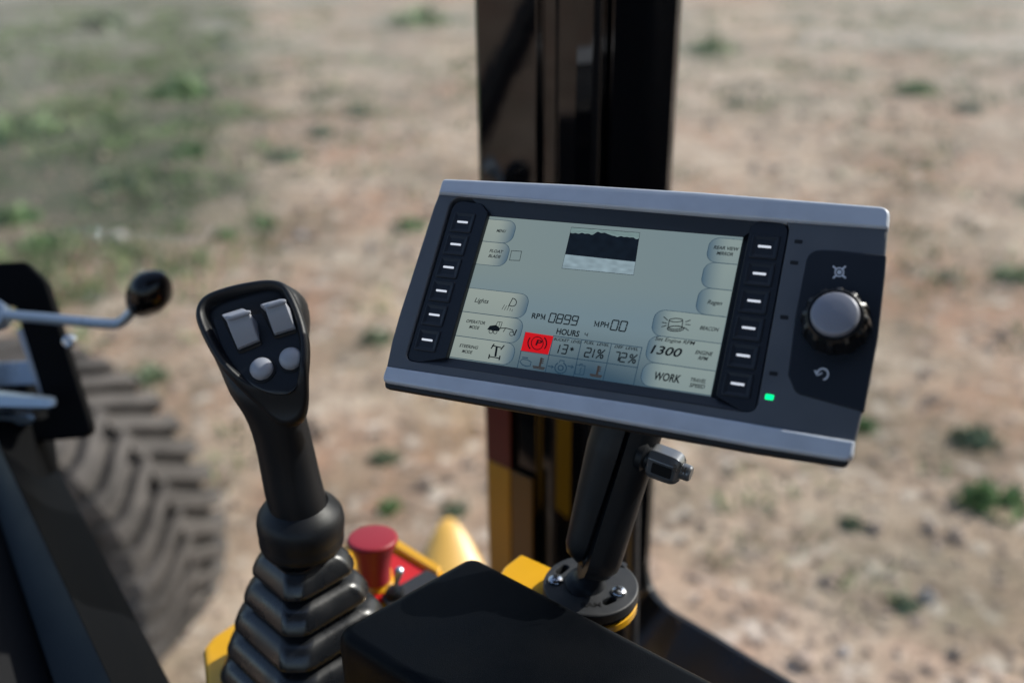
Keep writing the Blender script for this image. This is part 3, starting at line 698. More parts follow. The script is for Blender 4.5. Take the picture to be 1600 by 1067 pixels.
# ================================================================== DISPLAY MOUNT
ball_c = H(923, 912, ZD)
mt = thing('display_mount', 'black double socket arm mount on a round base plate, holding the display', 'mount', ball_c)
TD = Matrix.Translation((ball_c.x, ball_c.y, ZD)); RD = .0318
def circ(cx, cy, r, n=16): return [(cx + r * math.cos(2 * math.pi * i / n), cy + r * math.sin(2 * math.pi * i / n)) for i in range(n)]
def dloc(px, py): q = H(px, py, ZD); return (q.x - ball_c.x, q.y - ball_c.y)
holes = []
for px, py in ((966, 878), (952, 938), (878, 889)):
    x, y = dloc(px, py); an = math.atan2(y, x); rr = math.hypot(x, y); hpn = []
    for s, a0_ in ((1, an + .13), (-1, an - .13)):
        for k in range(9):
            th = a0_ + (-math.pi / 2 + math.pi * k / 8) + (math.pi / 2 if s > 0 else -math.pi / 2)
            hpn.append((rr * math.cos(a0_) + .0026 * math.cos(th), rr * math.sin(a0_) + .0026 * math.sin(th)))
    holes.append(hpn)
mb = MB(); prism(mb, circ(0, 0, RD, 72), [(.001, -.008), (0, -.007), (0, -.0015), (.0005, -.0005), (.0016, 0)], TD, holes, [(0, -.0079), (0, -.0006), (.0005, 0)], cap0=False); bp = mb.obj('base_plate', M['plate'], mt, sharp=40)
mb = MB(); lathe(mb, [(.001, -.0102), (RD - .002, -.0102), (RD - .001, -.0095), (RD - .001, -.0081), (.001, -.0080)], TD, 48); mb.obj('gasket', M['matte'], mt)
for px, py in ((868, 907), (967, 925)):
    x, y = dloc(px, py); T = TD @ Matrix.Translation((x, y, 0)) @ Matrix.Rotation(.5, 4, 'Z')
    mb = MB(); pf = [(.0052, .0002), (.0052, .0006)] + [(.0052 * math.cos(t), .0006 + .0026 * math.sin(t)) for t in [k * math.pi / 14 for k in range(1, 7)]] + [(.0002, .0032)]
    lathe(mb, pf, T, 24); sc = mb.obj('screw', M['chrome'], mt)
    mb = MB()
    for a in (0, math.pi / 2): box(mb, rect(-.0024, -.00045, .0024, .00045), .0008 + a * .0001, T @ Matrix.Rotation(a, 4, 'Z') @ Matrix.Translation((0, 0, .0026)))
    s2 = mb.obj('cross_slot', M['gap'], sc)
# stem, ball
Bb = D(934, 872, .648)
mb = MB(); sp_ = [Vector((ball_c.x, ball_c.y, ZD)) + Vector((-.002, .0, -.001)), Bb]
T = basis(sp_[0], (1, 0, 0), sp_[1] - sp_[0]); Ls = (sp_[1] - sp_[0]).length
pf = [(.0155, 0), (.0150, .0015), (.0125, .003), (.0092, .006), (.0080, Ls * .55)]
for k in range(12):
    t = -1.0 + k * (math.pi / 2 + 1.0) / 11; pf.append((max(.0127 * math.cos(t), .0003), Ls + .0127 * math.sin(t)))
lathe(mb, pf, T, 32); mb.obj('ball_stud', M['arm'], mt, sharp=50)
# the two clamp halves
A1, A0 = D(996, 600, .628), D(906, 888, .648)
axd = (A1 - A0); La = axd.length; axd.normalize()
split = (R3 @ Vector((1, .15, -.05))); split = (split - split.dot(axd) * axd).normalized(); dpn = axd.cross(split)
def half(sgn, off, rw, rd, name, lo=0, st=0, tp=.8):
    m = MB(); RR = []
    N = 22
    for i in range(N + 1):
        s = i / N; e = min(s, 1 - s) * La; tap = 1 if e > .012 else math.sqrt(max(0.02, 1 - ((.012 - e) / .012) ** 2))
        wv = min(1, tp + s * .6)         # fuller round the balls
        c_ = A0 + axd * (s * (La - st) + st - lo) + split * off; rr = []
        for k in range(18):
            a = math.pi * k / 17 - math.pi / 2; x = sgn * math.cos(a) ** .75 * rw * tap * wv if math.cos(a) > 1e-6 else 0; y = math.sin(a) * rd * tap * wv
            rr.append(c_ + split * x + dpn * y)
        rr = rr if sgn > 0 else rr[::-1]
        RR.append(rr)
    rings(m, RR)
    # seam lip along the open side
    return m.obj(name, M['arm'], mt, sharp=40)
half(1, .0004, .0245, .0175, 'clamp_half', .002, -.004, .92); half(-1, -.0024, .0172, .0150, 'clamp_half', 0, .004, .62)
mb = MB(); T = basis(D(962, 778, .640), split, axd); lathe(mb, [(.006, -.05), (.006, .05)], basis(A0.lerp(A1, .5), split, axd), 12); mb.obj('spring_core', M['matte'], mt)
# tightening knob
K0 = D(1004, 712, .625); K1 = D(1084, 742, .612); kd = (K1 - K0).normalized()
mb = MB(); lathe(mb, [(.0100, 0), (.0100, .004), (.0075, .0055), (.0075, .012)], basis(K0 - kd * .002, (0, 0, 1), kd), 20)
tube(mb, [K0 - kd * .02, K0 + kd * .01], .005, 14); mb.obj('clamp_bolt', M['arm'], mt)
upk = (R3 @ Vector((-.25, 1, .25))); Tk = basis(K0 + kd * .005, upk, kd)
Lk = (K1 - K0).length - .010
hexp = [(-.0098, -.0052), (-.0052, -.0088), (.0052, -.0088), (.0098, -.0052), (.0098, .0052), (.0052, .0088), (-.0052, .0088), (-.0098, .0052)]
mb = MB(); prism(mb, rpoly(hexp, .0015, 3), [(.0022, 0), (.0006, .0012), (0, .003), (0, Lk * .55), (.0004, Lk * .72), (.0016, Lk * .82), (.0042, Lk * .90)], Tk)
lathe(mb, [(.0052, Lk * .88), (.0052, Lk + .0022), (.0044, Lk + .0034), (.0008, Lk + .0036)], Tk, 20)
kn = mb.obj('clamp_knob', mat('knob_zinc', (.17, .18, .195), .30, metal=.6, bump=.2, bscale=400, bdist=.0003), mt, sharp=30)
mb = MB(); 
for s in (1, -1): box(mb, rpoly(rect(-.0036, .0045, .0036, Lk * .72), .001, 3), .0007, basis(K0 + kd * .005, upk, kd) @ Matrix(((0, 0, s, s * .0098 - (s > 0) * .0), (1 * 0 + 0, 0, 0, 0), (0, 1, 0, 0), (0, 0, 0, 1))) if False else Tk @ Matrix.Rotation(s * math.pi / 2, 4, 'Y') @ Matrix.Translation((0, 0, .0092)) if False else Tk @ Matrix.Translation((0, s * .0086, 0)) @ Matrix.Rotation(-s * math.pi / 2, 4, 'X') @ Matrix.Scale(-1 if s > 0 else 1, 4, (0, 1, 0)), .0002)
mb.obj('knob_recess', M['matte'], kn)

# ================================================================== DISPLAY TERMINAL
MR = Matrix(((0.90939203, 0.24851104, -0.33353919), (-0.12402625, 0.927426, 0.35284344), (0.39701841, -0.2795054, 0.87421571)))
# orthonormal columns = right, up, outward in camera axes
Mc = Vector((0.04506588, 0.02320565, -0.56032595))
TM = (R3 @ MR).to_4x4(); TM.translation = CAM + R3 @ Mc
TMi = TM.inverted(); _o = TMi @ CAM
def mp(px, py, w=0.):
    r_ = TMi.to_3x3() @ ray(px, py); q = _o + r_ * ((w - _o.z) / r_.z); return (q.x, q.y)
def c1(x, y): return (590 + x / 2.963, 270 + y / 2.963)
def c2(x, y): return (990 + x / 2.3707, 290 + y / 2.3707)
def c5(x, y): return (700 + x / 4.64, 330 + y / 4.64)
def c6(x, y): return (1000 + x / 3.811, 340 + y / 3.811)
def c7(x, y): return (690 + x / 3.636, 490 + y / 3.636)
def c8(x, y): return (810 + x / 8, 500 + y / 8)
dt = thing('display_terminal', 'slate grey machine display with lit screen, rocker keys and round knob, held by arm mount', 'display', mtx=TM)
W0 = .0042                                          # front face height above the screen
body = [mp(687, 298, W0), mp(1388, 348, W0), mp(1386, 372, W0), mp(1379, 450, W0), mp(1369.5, 528, W0), mp(1357, 600, W0), mp(1342, 668, W0), mp(1335, 694, W0), mp(603, 574, W0), mp(612, 532, W0), mp(625, 486, W0), mp(640.5, 438.5, W0), mp(659, 380, W0), mp(677, 324, W0)]
ins = rpoly([mp(706, 307, W0), mp(1236, 344, W0), mp(1181, 646, W0), mp(632, 562.5, W0)], [.0075, .0075, .006, .006], 7)
mb = MB(); prism(mb, rpoly(body, .001, 2), [(.030, -.036), (.018, -.026), (.006, -.012), (.001, -.003), (0, W0 - .0024), (.0004, W0 - .0004), (.0013, W0)], TM, [ins], [(0, -.010), (0, W0 - .0006), (.0006, W0)], cap0=False)
mb.obj('front_housing', M['slate'], dt, sharp=40)
mb = MB(); prism(mb, ccw(rpoly(body, .001, 2)), [(.034, -.048), (.030, -.0415), (.028, -.012)], TM); mb.obj('back_cover', M['under'], dt)
# silver bands, cushion-shaped, top and bottom
W1 = .0062
def band(P, R_, name, flip):
    m = MB(); prism(m, rpoly(P, R_, 6), [(.0040, -.013), (.0028, -.009), (.0012, -.004), (.0002, -.0008), (0, .0006), (0, W1 - .0018), (.0004, W1 - .0008), (.0010, W1 - .0002), (.0017, W1)], TM)
    return m.obj(name, M['silver'], dt, sharp=50)
band([mp(694, 282, W1 - .003), mp(900, 291, W1 - .003), mp(1100, 303.5, W1 - .003), mp(1392, 327, W1 - .003), mp(1388, 356, W1), mp(1236, 345.8, W1), mp(1000, 325, W1) if False else mp(1000, 327, W1), mp(684, 302, W1)], [.003, 0, 0, .010, .001, 0, 0, .001], 'top_band', 0)
band([mp(603, 571, W1), mp(1000, 630.5, W1), mp(1336, 688, W1), mp(1332, 722, W1 - .002), mp(1180, 698, W1 - .002), mp(900, 648, W1 - .002), mp(597, 597, W1 - .002)], [.001, 0, .001, .006, 0, 0, .004], 'bottom_band', 1)
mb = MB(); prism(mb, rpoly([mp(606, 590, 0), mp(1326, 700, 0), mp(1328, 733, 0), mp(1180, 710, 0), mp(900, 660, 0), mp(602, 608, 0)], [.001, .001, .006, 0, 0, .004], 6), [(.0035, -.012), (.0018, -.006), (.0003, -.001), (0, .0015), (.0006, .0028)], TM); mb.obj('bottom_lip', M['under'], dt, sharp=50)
# sloped bezel between face opening and screen
scr = [(-.076, .045), (.076, .045), (.076, -.045), (-.076, -.045)]
o0 = [mp(737, 310.5, W0 - .0008), mp(1199, 343, W0 - .0008), mp(1161, 642, W0 - .0008), mp(654, 566, W0 - .0008)]
s0 = [(-.0775, .0466), (.0765, .0466), (.0765, -.0458), (-.0775, -.0458)]
mb = MB(); vs = [(x, y, W0 - .0010) for x, y in o0] + [(x, y, .0002) for x, y in s0] + [(x, y, -.0022) for x, y in s0]
mb.add(vs, [(0, 1, 5, 4), (2, 3, 7, 6), (4, 5, 9, 8), (5, 6, 10, 9), (6, 7, 11, 10), (7, 4, 8, 11)], TM)
mb.add([(x, y, -.003) for x, y in ins], [tuple(range(len(ins)))], TM)
mb.obj('bezel', M['bezel'], dt, smooth=False)
# keypads
def keypad(outer, zin, keys, dashes, name):
    m = MB(); prism(m, outer, [(0, -.0025), (0, W0 - .0016), (.0005, W0 - .0009)], TM, cap0=False); kp = m.obj(name, M['inset'], dt, sharp=40)
    for P in keys:
        m = MB(); C_ = Vector((sum(q[0] for q in P) / 4, sum(q[1] for q in P) / 4))
        prism(m, rpoly(P, .0012, 3), [(0, W0 - .0012), (0, W0 - .0006), (.0004, W0 - .0002), (.0011, W0 - .0002), (.0026, W0 - .0009), (.0044, W0 - .0014)], TM); m.obj('key', M['inset'], kp, sharp=60)
    return kp
left_out = rpoly([mp(709, 311, W0), mp(752, 317, W0), mp(762, 331, W0), mp(696, 559, W0), mp(655, 565.5, W0), mp(634, 562, W0)], [.0072, .004, .001, .001, .003, .005], 6)
dl = [c1(393, 228), c1(361, 331), c1(328, 437), c1(295, 546), c1(262, 657), c1(229, 773)]
dr_ = [c2(485, 226), c2(466, 326), c2(446, 427), c2(426, 527), c2(406, 629), c2(385, 734)]
def keyrects(ds, wl, wr):
    uv = [mp(*q, w=W0) for q in ds]; n_ = len(uv); pit = (uv[0][1] - uv[-1][1]) / (n_ - 1); out = []
    for u, v in uv: out.append(rect(u - wl, v - pit * .445, u + wr, v + pit * .445))
    return out
kl = keypad(left_out, 0, keyrects(dl, .0072, .0072), dl, 'left_keypad')
right_out = rpoly([mp(1172, 352, W0), mp(1185, 343, W0), mp(1234, 347, W0), mp(1180, 643, W0), mp(1160, 643, W0), mp(1118, 618, W0)], [.001, .003, .0072, .0055, .003, .001], 6)
kr = keypad(right_out, 0, keyrects(dr_, .0074, .0074), dr_, 'right_keypad')
for kp, ds, dw in ((kl, dl, 9.2), (kr, dr_, 11)):
    for q in ds:
        u, v = mp(*q, w=W0 - .0005); hw = .00345; m = MB(); prism(m, rpoly(rect(u - hw, v - .00055, u + hw, v + .00055), .0003, 2), [(0, W0 - .0016), (0, W0 - .0003)], TM); m.obj('key_light', M['white'], kp)
# indicator lights
for i, q in enumerate([c2(611, 208), c2(595, 286), c2(558, 488), c2(518, 696), c2(503, 783)]):
    u, v = mp(*q, w=W0); m = MB(); hw, hh = (.0021, .0011) if i < 4 else (.0021, .0014)
    prism(m, rpoly(rect(u - hw, v - hh, u + hw, v + hh), .0005, 2), [(0, W0 - .0004), (0, W0 + .0001)], TM); o = m.obj('indicator_light', M['gap'] if i < 4 else M['led'], dt)
    if i == 4: o['label'] = 'lit green indicator light'
# knob panel
kpn = [c2(648, 236), c2(760, 240), c2(937, 258), c2(930, 340), c2(905, 560), c2(853, 838), c2(600, 768), c2(572, 700), c2(600, 480)]
KP = [mp(*q, w=W0 + .0004) for q in kpn]
mb = MB(); prism(mb, rpoly(KP, [.009, 0, .0012, 0, 0, .0012, .006, .004, 0], 7), [(0, W0 - .0025), (0, W0 + .0001), (.0004, W0 + .0006), (.0010, W0 + .0007)], TM, cap0=False); kpo = mb.obj('knob_panel', M['inset'], dt, sharp=40)
ku, kv = mp(1304, 488, W0 + .0165)
Tn = TM @ Matrix.Translation((ku, kv, W0))
def scal(a, j): return 1 + (.035 * (1 if math.cos(12 * a) > .25 else -1) if 2 <= j <= 5 else 0)
mb = MB(); lathe(mb, [(.0150, .0003), (.0166, .0006), (.0168, .002), (.0164, .006), (.0158, .0095), (.0152, .0115), (.0140, .0128), (.0132, .0136), (.0124, .0136), (.0120, .0128)], Tn, 144, scal); kno = mb.obj('rotary_knob', mat('knob_black', (.006, .0065, .008), .30), dt, sharp=35)
mb = MB(); lathe(mb, [(.0120, .006), (.0118, .0138), (.0113, .0152), (.0102, .0160), (.0060, .0165), (.0002, .0166)], Tn, 48); mb.obj('knob_cap', M['grey_cap'], kno, sharp=50)

# ---- screen content -----------------------------------------------------
def ribbon(m, P, wd, z, closed=False):
    P = [Vector(q) for q in P]; N = len(P); vs = []; fs = []
    for i in range(N):
        if closed: a, b = P[i - 1], P[(i + 1) % N]
        else: a, b = P[max(i - 1, 0)], P[min(i + 1, N - 1)]
        t = (b - a).normalized() if (b - a).length > 0 else Vector((1, 0)); nn = Vector((-t.y, t.x)) * wd / 2
        e = t * wd * .3 * ((i == N - 1) - (i == 0)) if not closed else Vector((0, 0))
        vs += [(P[i].x + nn.x + e.x, P[i].y + nn.y + e.y, z), (P[i].x - nn.x + e.x, P[i].y - nn.y + e.y, z)]
    K = N if closed else N - 1
    for i in range(K):
        j = (i + 1) % N; fs.append((2 * i, 2 * i + 1, 2 * j + 1, 2 * j))
    m.add(vs, fs, TM)
def stroke(m, pts, wpx=1.3, z=.0003, closed=False, w=0): ribbon(m, [mp(*q, w=w) for q in pts], wpx * .00038, z, closed)
def pline(m, P, wd, z): 
    for a, b in zip(P, P[1:]): ribbon(m, [a, b], wd, z)
def arc(cx, cy, rx, ry, a0, a1, n=14): return [(cx + rx * math.cos(math.radians(a0 + (a1 - a0) * k / n)), cy + ry * math.sin(math.radians(a0 + (a1 - a0) * k / n))) for k in range(n + 1)]
_tc = {}
def glyphs(txt, bold=0.):
    k = (txt, bold)
    if k in _tc: return _tc[k]
    cu = bpy.data.curves.new('t', 'FONT'); cu.body = txt; cu.offset = bold; cu.resolution_u = 3
    o = bpy.data.objects.new('t', cu); COL.objects.link(o); bpy.context.view_layer.update()
    ev = o.evaluated_get(bpy.context.evaluated_depsgraph_get()); me = ev.to_mesh()
    r = ([v.co.copy() for v in me.vertices], [tuple(p_.vertices) for p_ in me.polygons]); ev.to_mesh_clear()
    bpy.data.objects.remove(o); bpy.data.curves.remove(cu); _tc[k] = r; return r
def text(m, txt, a, b, hpx_, slant=0., bold=0., z=.0003, w=0, T=None, capH=.69):
    vs, fs = glyphs(txt, bold); x0 = min(v.x for v in vs); x1 = max(v.x for v in vs); A = Vector(mp(*a, w=w)); B = Vector(mp(*b, w=w))
    Hh = Vector(mp(a[0], a[1] - hpx_, w=w)).y - A.y; sx_ = (B.x - A.x) / (x1 - x0); sy = Hh / capH
    y0 = min(A.y, 1e9); yy = (A.y + B.y) / 2
    m.add([(A.x + (v.x - x0) * sx_ + v.y * sy * slant, yy + v.y * sy, z) for v in vs], fs, TM)
SEG = {'0': 'abcdef', '1': 'bc', '2': 'abged', '3': 'abgcd', '4': 'fgbc', '7': 'abc', '8': 'abcdefg', '9': 'abcfgd'}
def seg7(m, txt, a, b, hpx_, wpx=1.7, sl=.06, gapf=.36, z=.0003):
    A = Vector(mp(*a)); B = Vector(mp(*b)); h = Vector(mp(a[0], a[1] - hpx_)).y - A.y; n_ = len(txt); cw = (B.x - A.x) / (n_ + (n_ - 1) * gapf); g = .06
    for i, ch in enumerate(txt):
        x = A.x + i * cw * (1 + gapf); yy = A.y
        P = {'a': ((g, 1), (1 - g, 1)), 'b': ((1, 1 - g), (1, .5 + g)), 'c': ((1, .5 - g), (1, g)), 'd': ((g, 0), (1 - g, 0)), 'e': ((0, .5 - g), (0, g)), 'f': ((0, 1 - g), (0, .5 + g)), 'g': ((g, .5), (1 - g, .5))}
        if ch == '%':
            for cx_, cy_ in ((.2, .78), (.8, .22)): ribbon(m, [(x + cw * q[0] + q[1] * h * sl, yy + h * q[1]) for q in arc(cx_, cy_, .2, .2, 0, 330, 9)], wpx * .00038, z, True)
            ribbon(m, [(x, yy), (x + cw + h * sl, yy + h)], wpx * .00038, z); continue
        if ch == '*':
            for an in (90, 30, 150): 
                dx, dy = math.cos(math.radians(an)), math.sin(math.radians(an)); ribbon(m, [(x + cw * .4 - dx * cw * .38, yy + h * .62 - dy * cw * .38), (x + cw * .4 + dx * cw * .38, yy + h * .62 + dy * cw * .38)], wpx * .8 * .00038, z)
            continue
        for s in SEG[ch]:
            (xa, ya), (xb, yb) = P[s]; ribbon(m, [(x + cw * xa + h * ya * sl, yy + h * ya), (x + cw * xb + h * yb * sl, yy + h * yb)], wpx * .00038, z)
# LCD background with the slight unevenness of an LCD seen from the side
def lcdcol(u, v):
    x = (u + .076) / .152; y = (.045 - v) / .09
    a = Vector(srgb(110, 124, 124)[:3]); b_ = Vector(srgb(104, 120, 124)[:3]); d_ = Vector(srgb(46, 68, 84)[:3]); e = Vector(srgb(92, 114, 128)[:3])
    c_ = a.lerp(b_, min(1, x * 1.2)); k = max(0, (y - .66) / .34) ** 1.2 * max(0, 1 - abs(x - .55) * 1.3); k2 = max(0, 1 - abs(y - .62) * 4) * .5
    c_ = c_.lerp(e, k2).lerp(d_, min(1, k * 1.15)); return (*c_, 1)
mb = MB(); NX, NY = 32, 20; tn = []
vs = [(-.0772 + .1536 * i / NX, .0464 - .092 * j / NY, 0) for j in range(NY + 1) for i in range(NX + 1)]
mb.add(vs, [(j * (NX + 1) + i, (j + 1) * (NX + 1) + i, (j + 1) * (NX + 1) + i + 1, j * (NX + 1) + i + 1) for j in range(NY) for i in range(NX)], TM)
screen = mb.obj('screen', M['lcd'], dt, tint=[lcdcol(v[0], v[1]) for v in vs], smooth=False)
inkM = MB(); gridM = MB(); z1 = .00012
def tab(side, top, bot, end, name='screen_tab'):
    v1 = mp(*top)[1]; v0 = mp(*bot)[1]; ue = mp(*end)[0]; hh = (v1 - v0); us = -.0770 if side < 0 else .0762; r = min(hh * .5, .0058)
    N = 18; vs = []; tn = []
    Ln = abs(ue - us); du = 1 if side < 0 else -1
    rim = []
    for i in range(N + 1):
        s = i / N; x = Ln * (1 - (1 - s) ** 2.2); e = max(0, x - (Ln - r)) / r; k = r * .95 * (1 - math.sqrt(max(0, 1 - e * e)))
        vs += [(us + du * x, v1 - k, z1), (us + du * x, v0 + k, z1)]
        bright = Vector(srgb(132, 142, 136)[:3]) if side < 0 else Vector(srgb(122, 136, 134)[:3]); dk = Vector(srgb(60, 84, 102)[:3])
        q = max(0, 1 - (Ln - x) / .012) ** 1.5; t_ = bright.lerp(dk, .85 * q); t2 = bright.lerp(dk, min(1, .85 * q + .12)); tn += [(*t_, 1), (*t2, 1)]
        rim.append((us + du * x, v1 - k))
    low = [(vs[2 * i + 1][0], vs[2 * i + 1][1]) for i in range(N, -1, -1)]
    m = MB(); m.add(vs, [(2 * i, 2 * i + 1, 2 * i + 3, 2 * i + 2) for i in range(N)], TM); m.obj(name, M['tab'], screen, tint=tn, smooth=False)
    ribbon(gridM, rim + low, .00028, .0002)
tab(-1, (767, 343), (757, 377.4), (805.6, 358)); tab(-1, (757, 377.6), (746.3, 413), (795.5, 394.7)); tab(-1, (735.6, 450), (728, 487.2), (826, 472)); tab(-1, (728, 487.5), (718.3, 525), (816.4, 513)); tab(-1, (718.3, 525.3), (706, 558), (805.6, 545.5))
tab(1, (1159, 375), (1150.9, 413.5), (1105.7, 392.5)); tab(1, (1150.9, 413.8), (1143, 454), (1097, 433)); tab(1, (1143, 454.3), (1133.8, 495.3), (1088.7, 472.5)); tab(1, (1133.8, 495.6), (1124.6, 536.8), (1019.7, 506.6)); tab(1, (1124.6, 537), (1114, 579.3), (1009.7, 550)); tab(1, (1114, 579.6), (1108, 617.5), (1001.3, 589.3))
# texts
txt = [('MENU', c5(352, 152), c5(415, 158), 4.2, .15, .01), ('FLOAT', c5(300, 300), c5(395, 306), 4.4, .2, 0), ('BLADE', c5(292, 336), c5(378, 342), 4.4, .2, 0), ('Lights', c5(192, 660), c5(290, 670), 6.5, .2, .012),
       ('OPERATOR', c5(130, 808), c5(268, 822), 4.6, .2, 0), ('MODE', c5(152, 850), c5(222, 857), 4.6, .2, 0), ('STEERING', c5(80, 985), c5(214, 1000), 4.6, .2, 0), ('MODE', c5(100, 1026), c5(172, 1034), 4.6, .2, 0),
       ('RP', c5(605, 777), c5(664, 782), 7.8, 0, .022), ('PH', c7(901, 76), c7(947, 81), 8, 0, .022), ('HOURS', c7(650, 118), c7(780, 131), 8.6, 0, .035),
       ('BUCKET  LEVEL', c8(440, 255), c8(785, 298), 4, .25, 0), ('FUEL  LEVEL', c8(820, 295), c8(1130, 335), 4, .25, 0), ('DEF  LEVEL', c8(1200, 348), c8(1495, 386), 4, .25, 0),
       ('REAR VIEW', c6(437, 190), c6(585, 198), 5, .2, 0), ('MIRROR', c6(455, 222), c6(553, 231), 5, .2, 0), ('Regen', c6(400, 514), c6(485, 524), 6.2, .25, .012), ('BEACON', c6(355, 666), c6(463, 680), 5.5, .25, 0),
       ('Set Engine RPM', c6(88, 733), c6(322, 757), 5.4, .25, .012), ('1300', c6(60, 808), c6(236, 830), 12.5, .3, .02), ('ENGINE', c6(328, 812), c6(427, 824), 5.6, .25, 0), ('RPM', c6(345, 846), c6(398, 853), 5.6, .25, 0),
       ('WORK', c6(77, 963), c6(235, 985), 11.5, .12, .035), ('TRAVEL', c6(295, 975), c6(390, 987), 5.6, .25, 0), ('SPEED', c6(292, 1007), c6(382, 1019), 5.6, .25, 0)]
for t_, a, b_, h, slv, bd in txt: text(inkM, t_, a, b_, h * 1.05, slv, bd if bd == .012 else max(min(bd, .026), .02))
seg7(inkM, '0899', c7(607, 48), c7(765, 68), 14, 1.9); seg7(inkM, '00', c7(958, 92), c7(1043, 100), 15.5, 2.0); seg7(inkM, '4', c7(811, 130), c7(826, 132), 6, 1)
for ch_, xa_, ya_, xb_ in (('1', 445, 410, 492), ('3', 535, 418, 592), ('*', 632, 430, 690), ('2', 822, 458, 885), ('1', 870, 465, 925), ('%', 972, 476, 1050), ('7', 1195, 508, 1245), ('2', 1262, 520, 1330), ('%', 1374, 535, 1455)): seg7(inkM, ch_, c8(xa_, ya_), c8(xb_, ya_ + (xb_ - xa_) * .13), 14, 1.9)
for (x0_, y0_), (x1_, y1_) in ((c5(671, 783), c5(703, 786)), (c7(866, 72), c7(894, 75))):      # bold serif M of RPM and MPH
    up = 7.8; stroke(inkM, [(x0_ + .8, y0_), (x0_ + 2.0, y0_ - up)], 1.0); stroke(inkM, [(x0_ + 2.0, y0_ - up), ((x0_ + x1_) / 2 + .6, y0_ - .8)], 1.5)
    stroke(inkM, [((x0_ + x1_) / 2 + .6, y0_ - .8), (x1_ + .6, y1_ - up)], .9); stroke(inkM, [(x1_ - .8, y1_), (x1_ + .6, y1_ - up)], 1.6)
    stroke(inkM, [(x0_ - .4, y0_), (x0_ + 2, y0_ + .2)], .7); stroke(inkM, [(x1_ - 2.2, y1_), (x1_ + .8, y1_ + .2)], .7)
# check box beside the blade key
stroke(inkM, [c5(447, 357), c5(462, 288), c5(535, 293), c5(521, 360)], 1.2, closed=True)          # check box
inkM.obj('screen_text', M['ink'], screen, smooth=False); inkM = MB()
# work light icon
stroke(inkM, arc(*c5(468, 662), 6.4, 6.2, -90, 130) + [c5(440, 690)], 1.3); stroke(inkM, [c5(440, 690), c5(470, 634)], 1.3)
for k in range(5): stroke(inkM, [c5(412 + k * 15, 680 + k * 7), c5(392 + k * 18, 713 + k * 4)] if k < 3 else [c5(412 + k * 14, 684 + k * 7), c5(404 + k * 15, 712 + k * 4)], .8)
inkM.obj('light_icon', M['ink'], screen, smooth=False); inkM = MB()
# machine icon
P = [mp(*c5(*q)) for q in ((285, 858), (305, 832), (350, 826), (380, 850), (370, 870), (330, 868))]; prism(inkM, P, [(0, .00018), (0, .0003)], TM)
for (x, y), r in (((312, 873), 3), ((343, 876), 3), ((462, 890), 3.2)): stroke(inkM, arc(*c5(x, y), r, r, 0, 340, 10), 1, closed=True)
stroke(inkM, [c5(350, 826), c5(362, 803), c5(395, 806), c5(382, 845)], 1.1); stroke(inkM, [c5(378, 804), c5(370, 838)], .8)
stroke(inkM, [c5(380, 850), c5(420, 848), c5(470, 862), c5(476, 880)], 1.4); stroke(inkM, [c5(420, 848), c5(402, 875)], 1.2); stroke(inkM, [c5(498, 862), c5(482, 900)], 2)
inkM.obj('machine_icon', M['ink'], screen, smooth=False); inkM = MB()
# steering icon
stroke(inkM, [c5(355, 985), c5(345, 1050)], 3.4); stroke(inkM, [c5(322, 975), c5(385, 990)], 1.6)
for a, b_ in (((335, 965), (315, 995)), ((408, 975), (385, 1003)), ((302, 1040), (296, 1068)), ((378, 1052), (372, 1078))): stroke(inkM, [c5(*a), c5(*b_)], 2)
stroke(inkM, [c5(300, 1054), c5(375, 1067)], 1.6)
inkM.obj('steering_icon', M['ink'], screen, smooth=False); inkM = MB()
# beacon icon
stroke(inkM, arc(*c6(215, 612), 10.5, 2.8, 0, 340, 18), 1.3, closed=True); stroke(inkM, [c6(175, 612), c6(168, 650)], 1.3); stroke(inkM, [c6(255, 616), c6(250, 660)], 1.3)
stroke(inkM, arc(*c6(212, 662), 13, 4, 0, 340, 18), 1.5, closed=True); stroke(inkM, arc(*c6(211, 655), 11, 3, 20, 160, 10), 1.5)
for a, b_ in (((142, 592), (165, 612)), ((132, 625), (160, 630)), ((130, 652), (158, 643)), ((272, 622), (300, 612)), ((272, 637), (300, 640)), ((264, 655), (288, 673))): stroke(inkM, [c6(*a), c6(*b_)], 1.3)
inkM.obj('beacon_icon', M['ink'], screen, smooth=False)
# gauge grid
for a, b_ in (((440, 200), (1545, 345)), ((30, 385), (1485, 595)), ((440, 200), (335, 655)), ((795, 245), (690, 700)), ((1165, 298), (1055, 765)), ((1545, 345), (1438, 818)), ((90, 150), (-15, 600))): stroke(gridM, [c8(*a), c8(*b_)], 1.1, .0002)
# small warning icons under the grid
stroke(gridM, [c8(20, 520), c8(50, 490), c8(110, 498), c8(160, 525), c8(150, 575), c8(100, 580), c8(50, 560)], 1.3, closed=True); stroke(gridM, [c8(55, 468), c8(120, 476)], 1.5)
stroke(gridM, arc(*c8(530, 600), 9, 8.5, -60, 240, 18), 1.6); stroke(gridM, arc(*c8(530, 600), 4, 4, 0, 340, 10), 1.6, closed=True); stroke(gridM, [c8(515, 530), c8(520, 505), c8(575, 512), c8(570, 540)], 1.3)
for x in (370, 620): stroke(gridM, [c8(x, 575), c8(x + 65, 590)], 1.3); stroke(gridM, [c8(x + 45, 568), c8(x + 70, 590), c8(x + 42, 605)], 1.1)
stroke(gridM, [c8(725, 560), c8(838, 575), c8(815, 690), c8(705, 675)], 1.5, closed=True); stroke(gridM, [c8(765, 572), c8(775, 550), c8(805, 556)], 1.3); stroke(gridM, [c8(790, 600), c8(765, 640), c8(785, 640), c8(762, 668)], 1)
gridM.obj('gauge_grid', M['ink2'], screen, smooth=False)
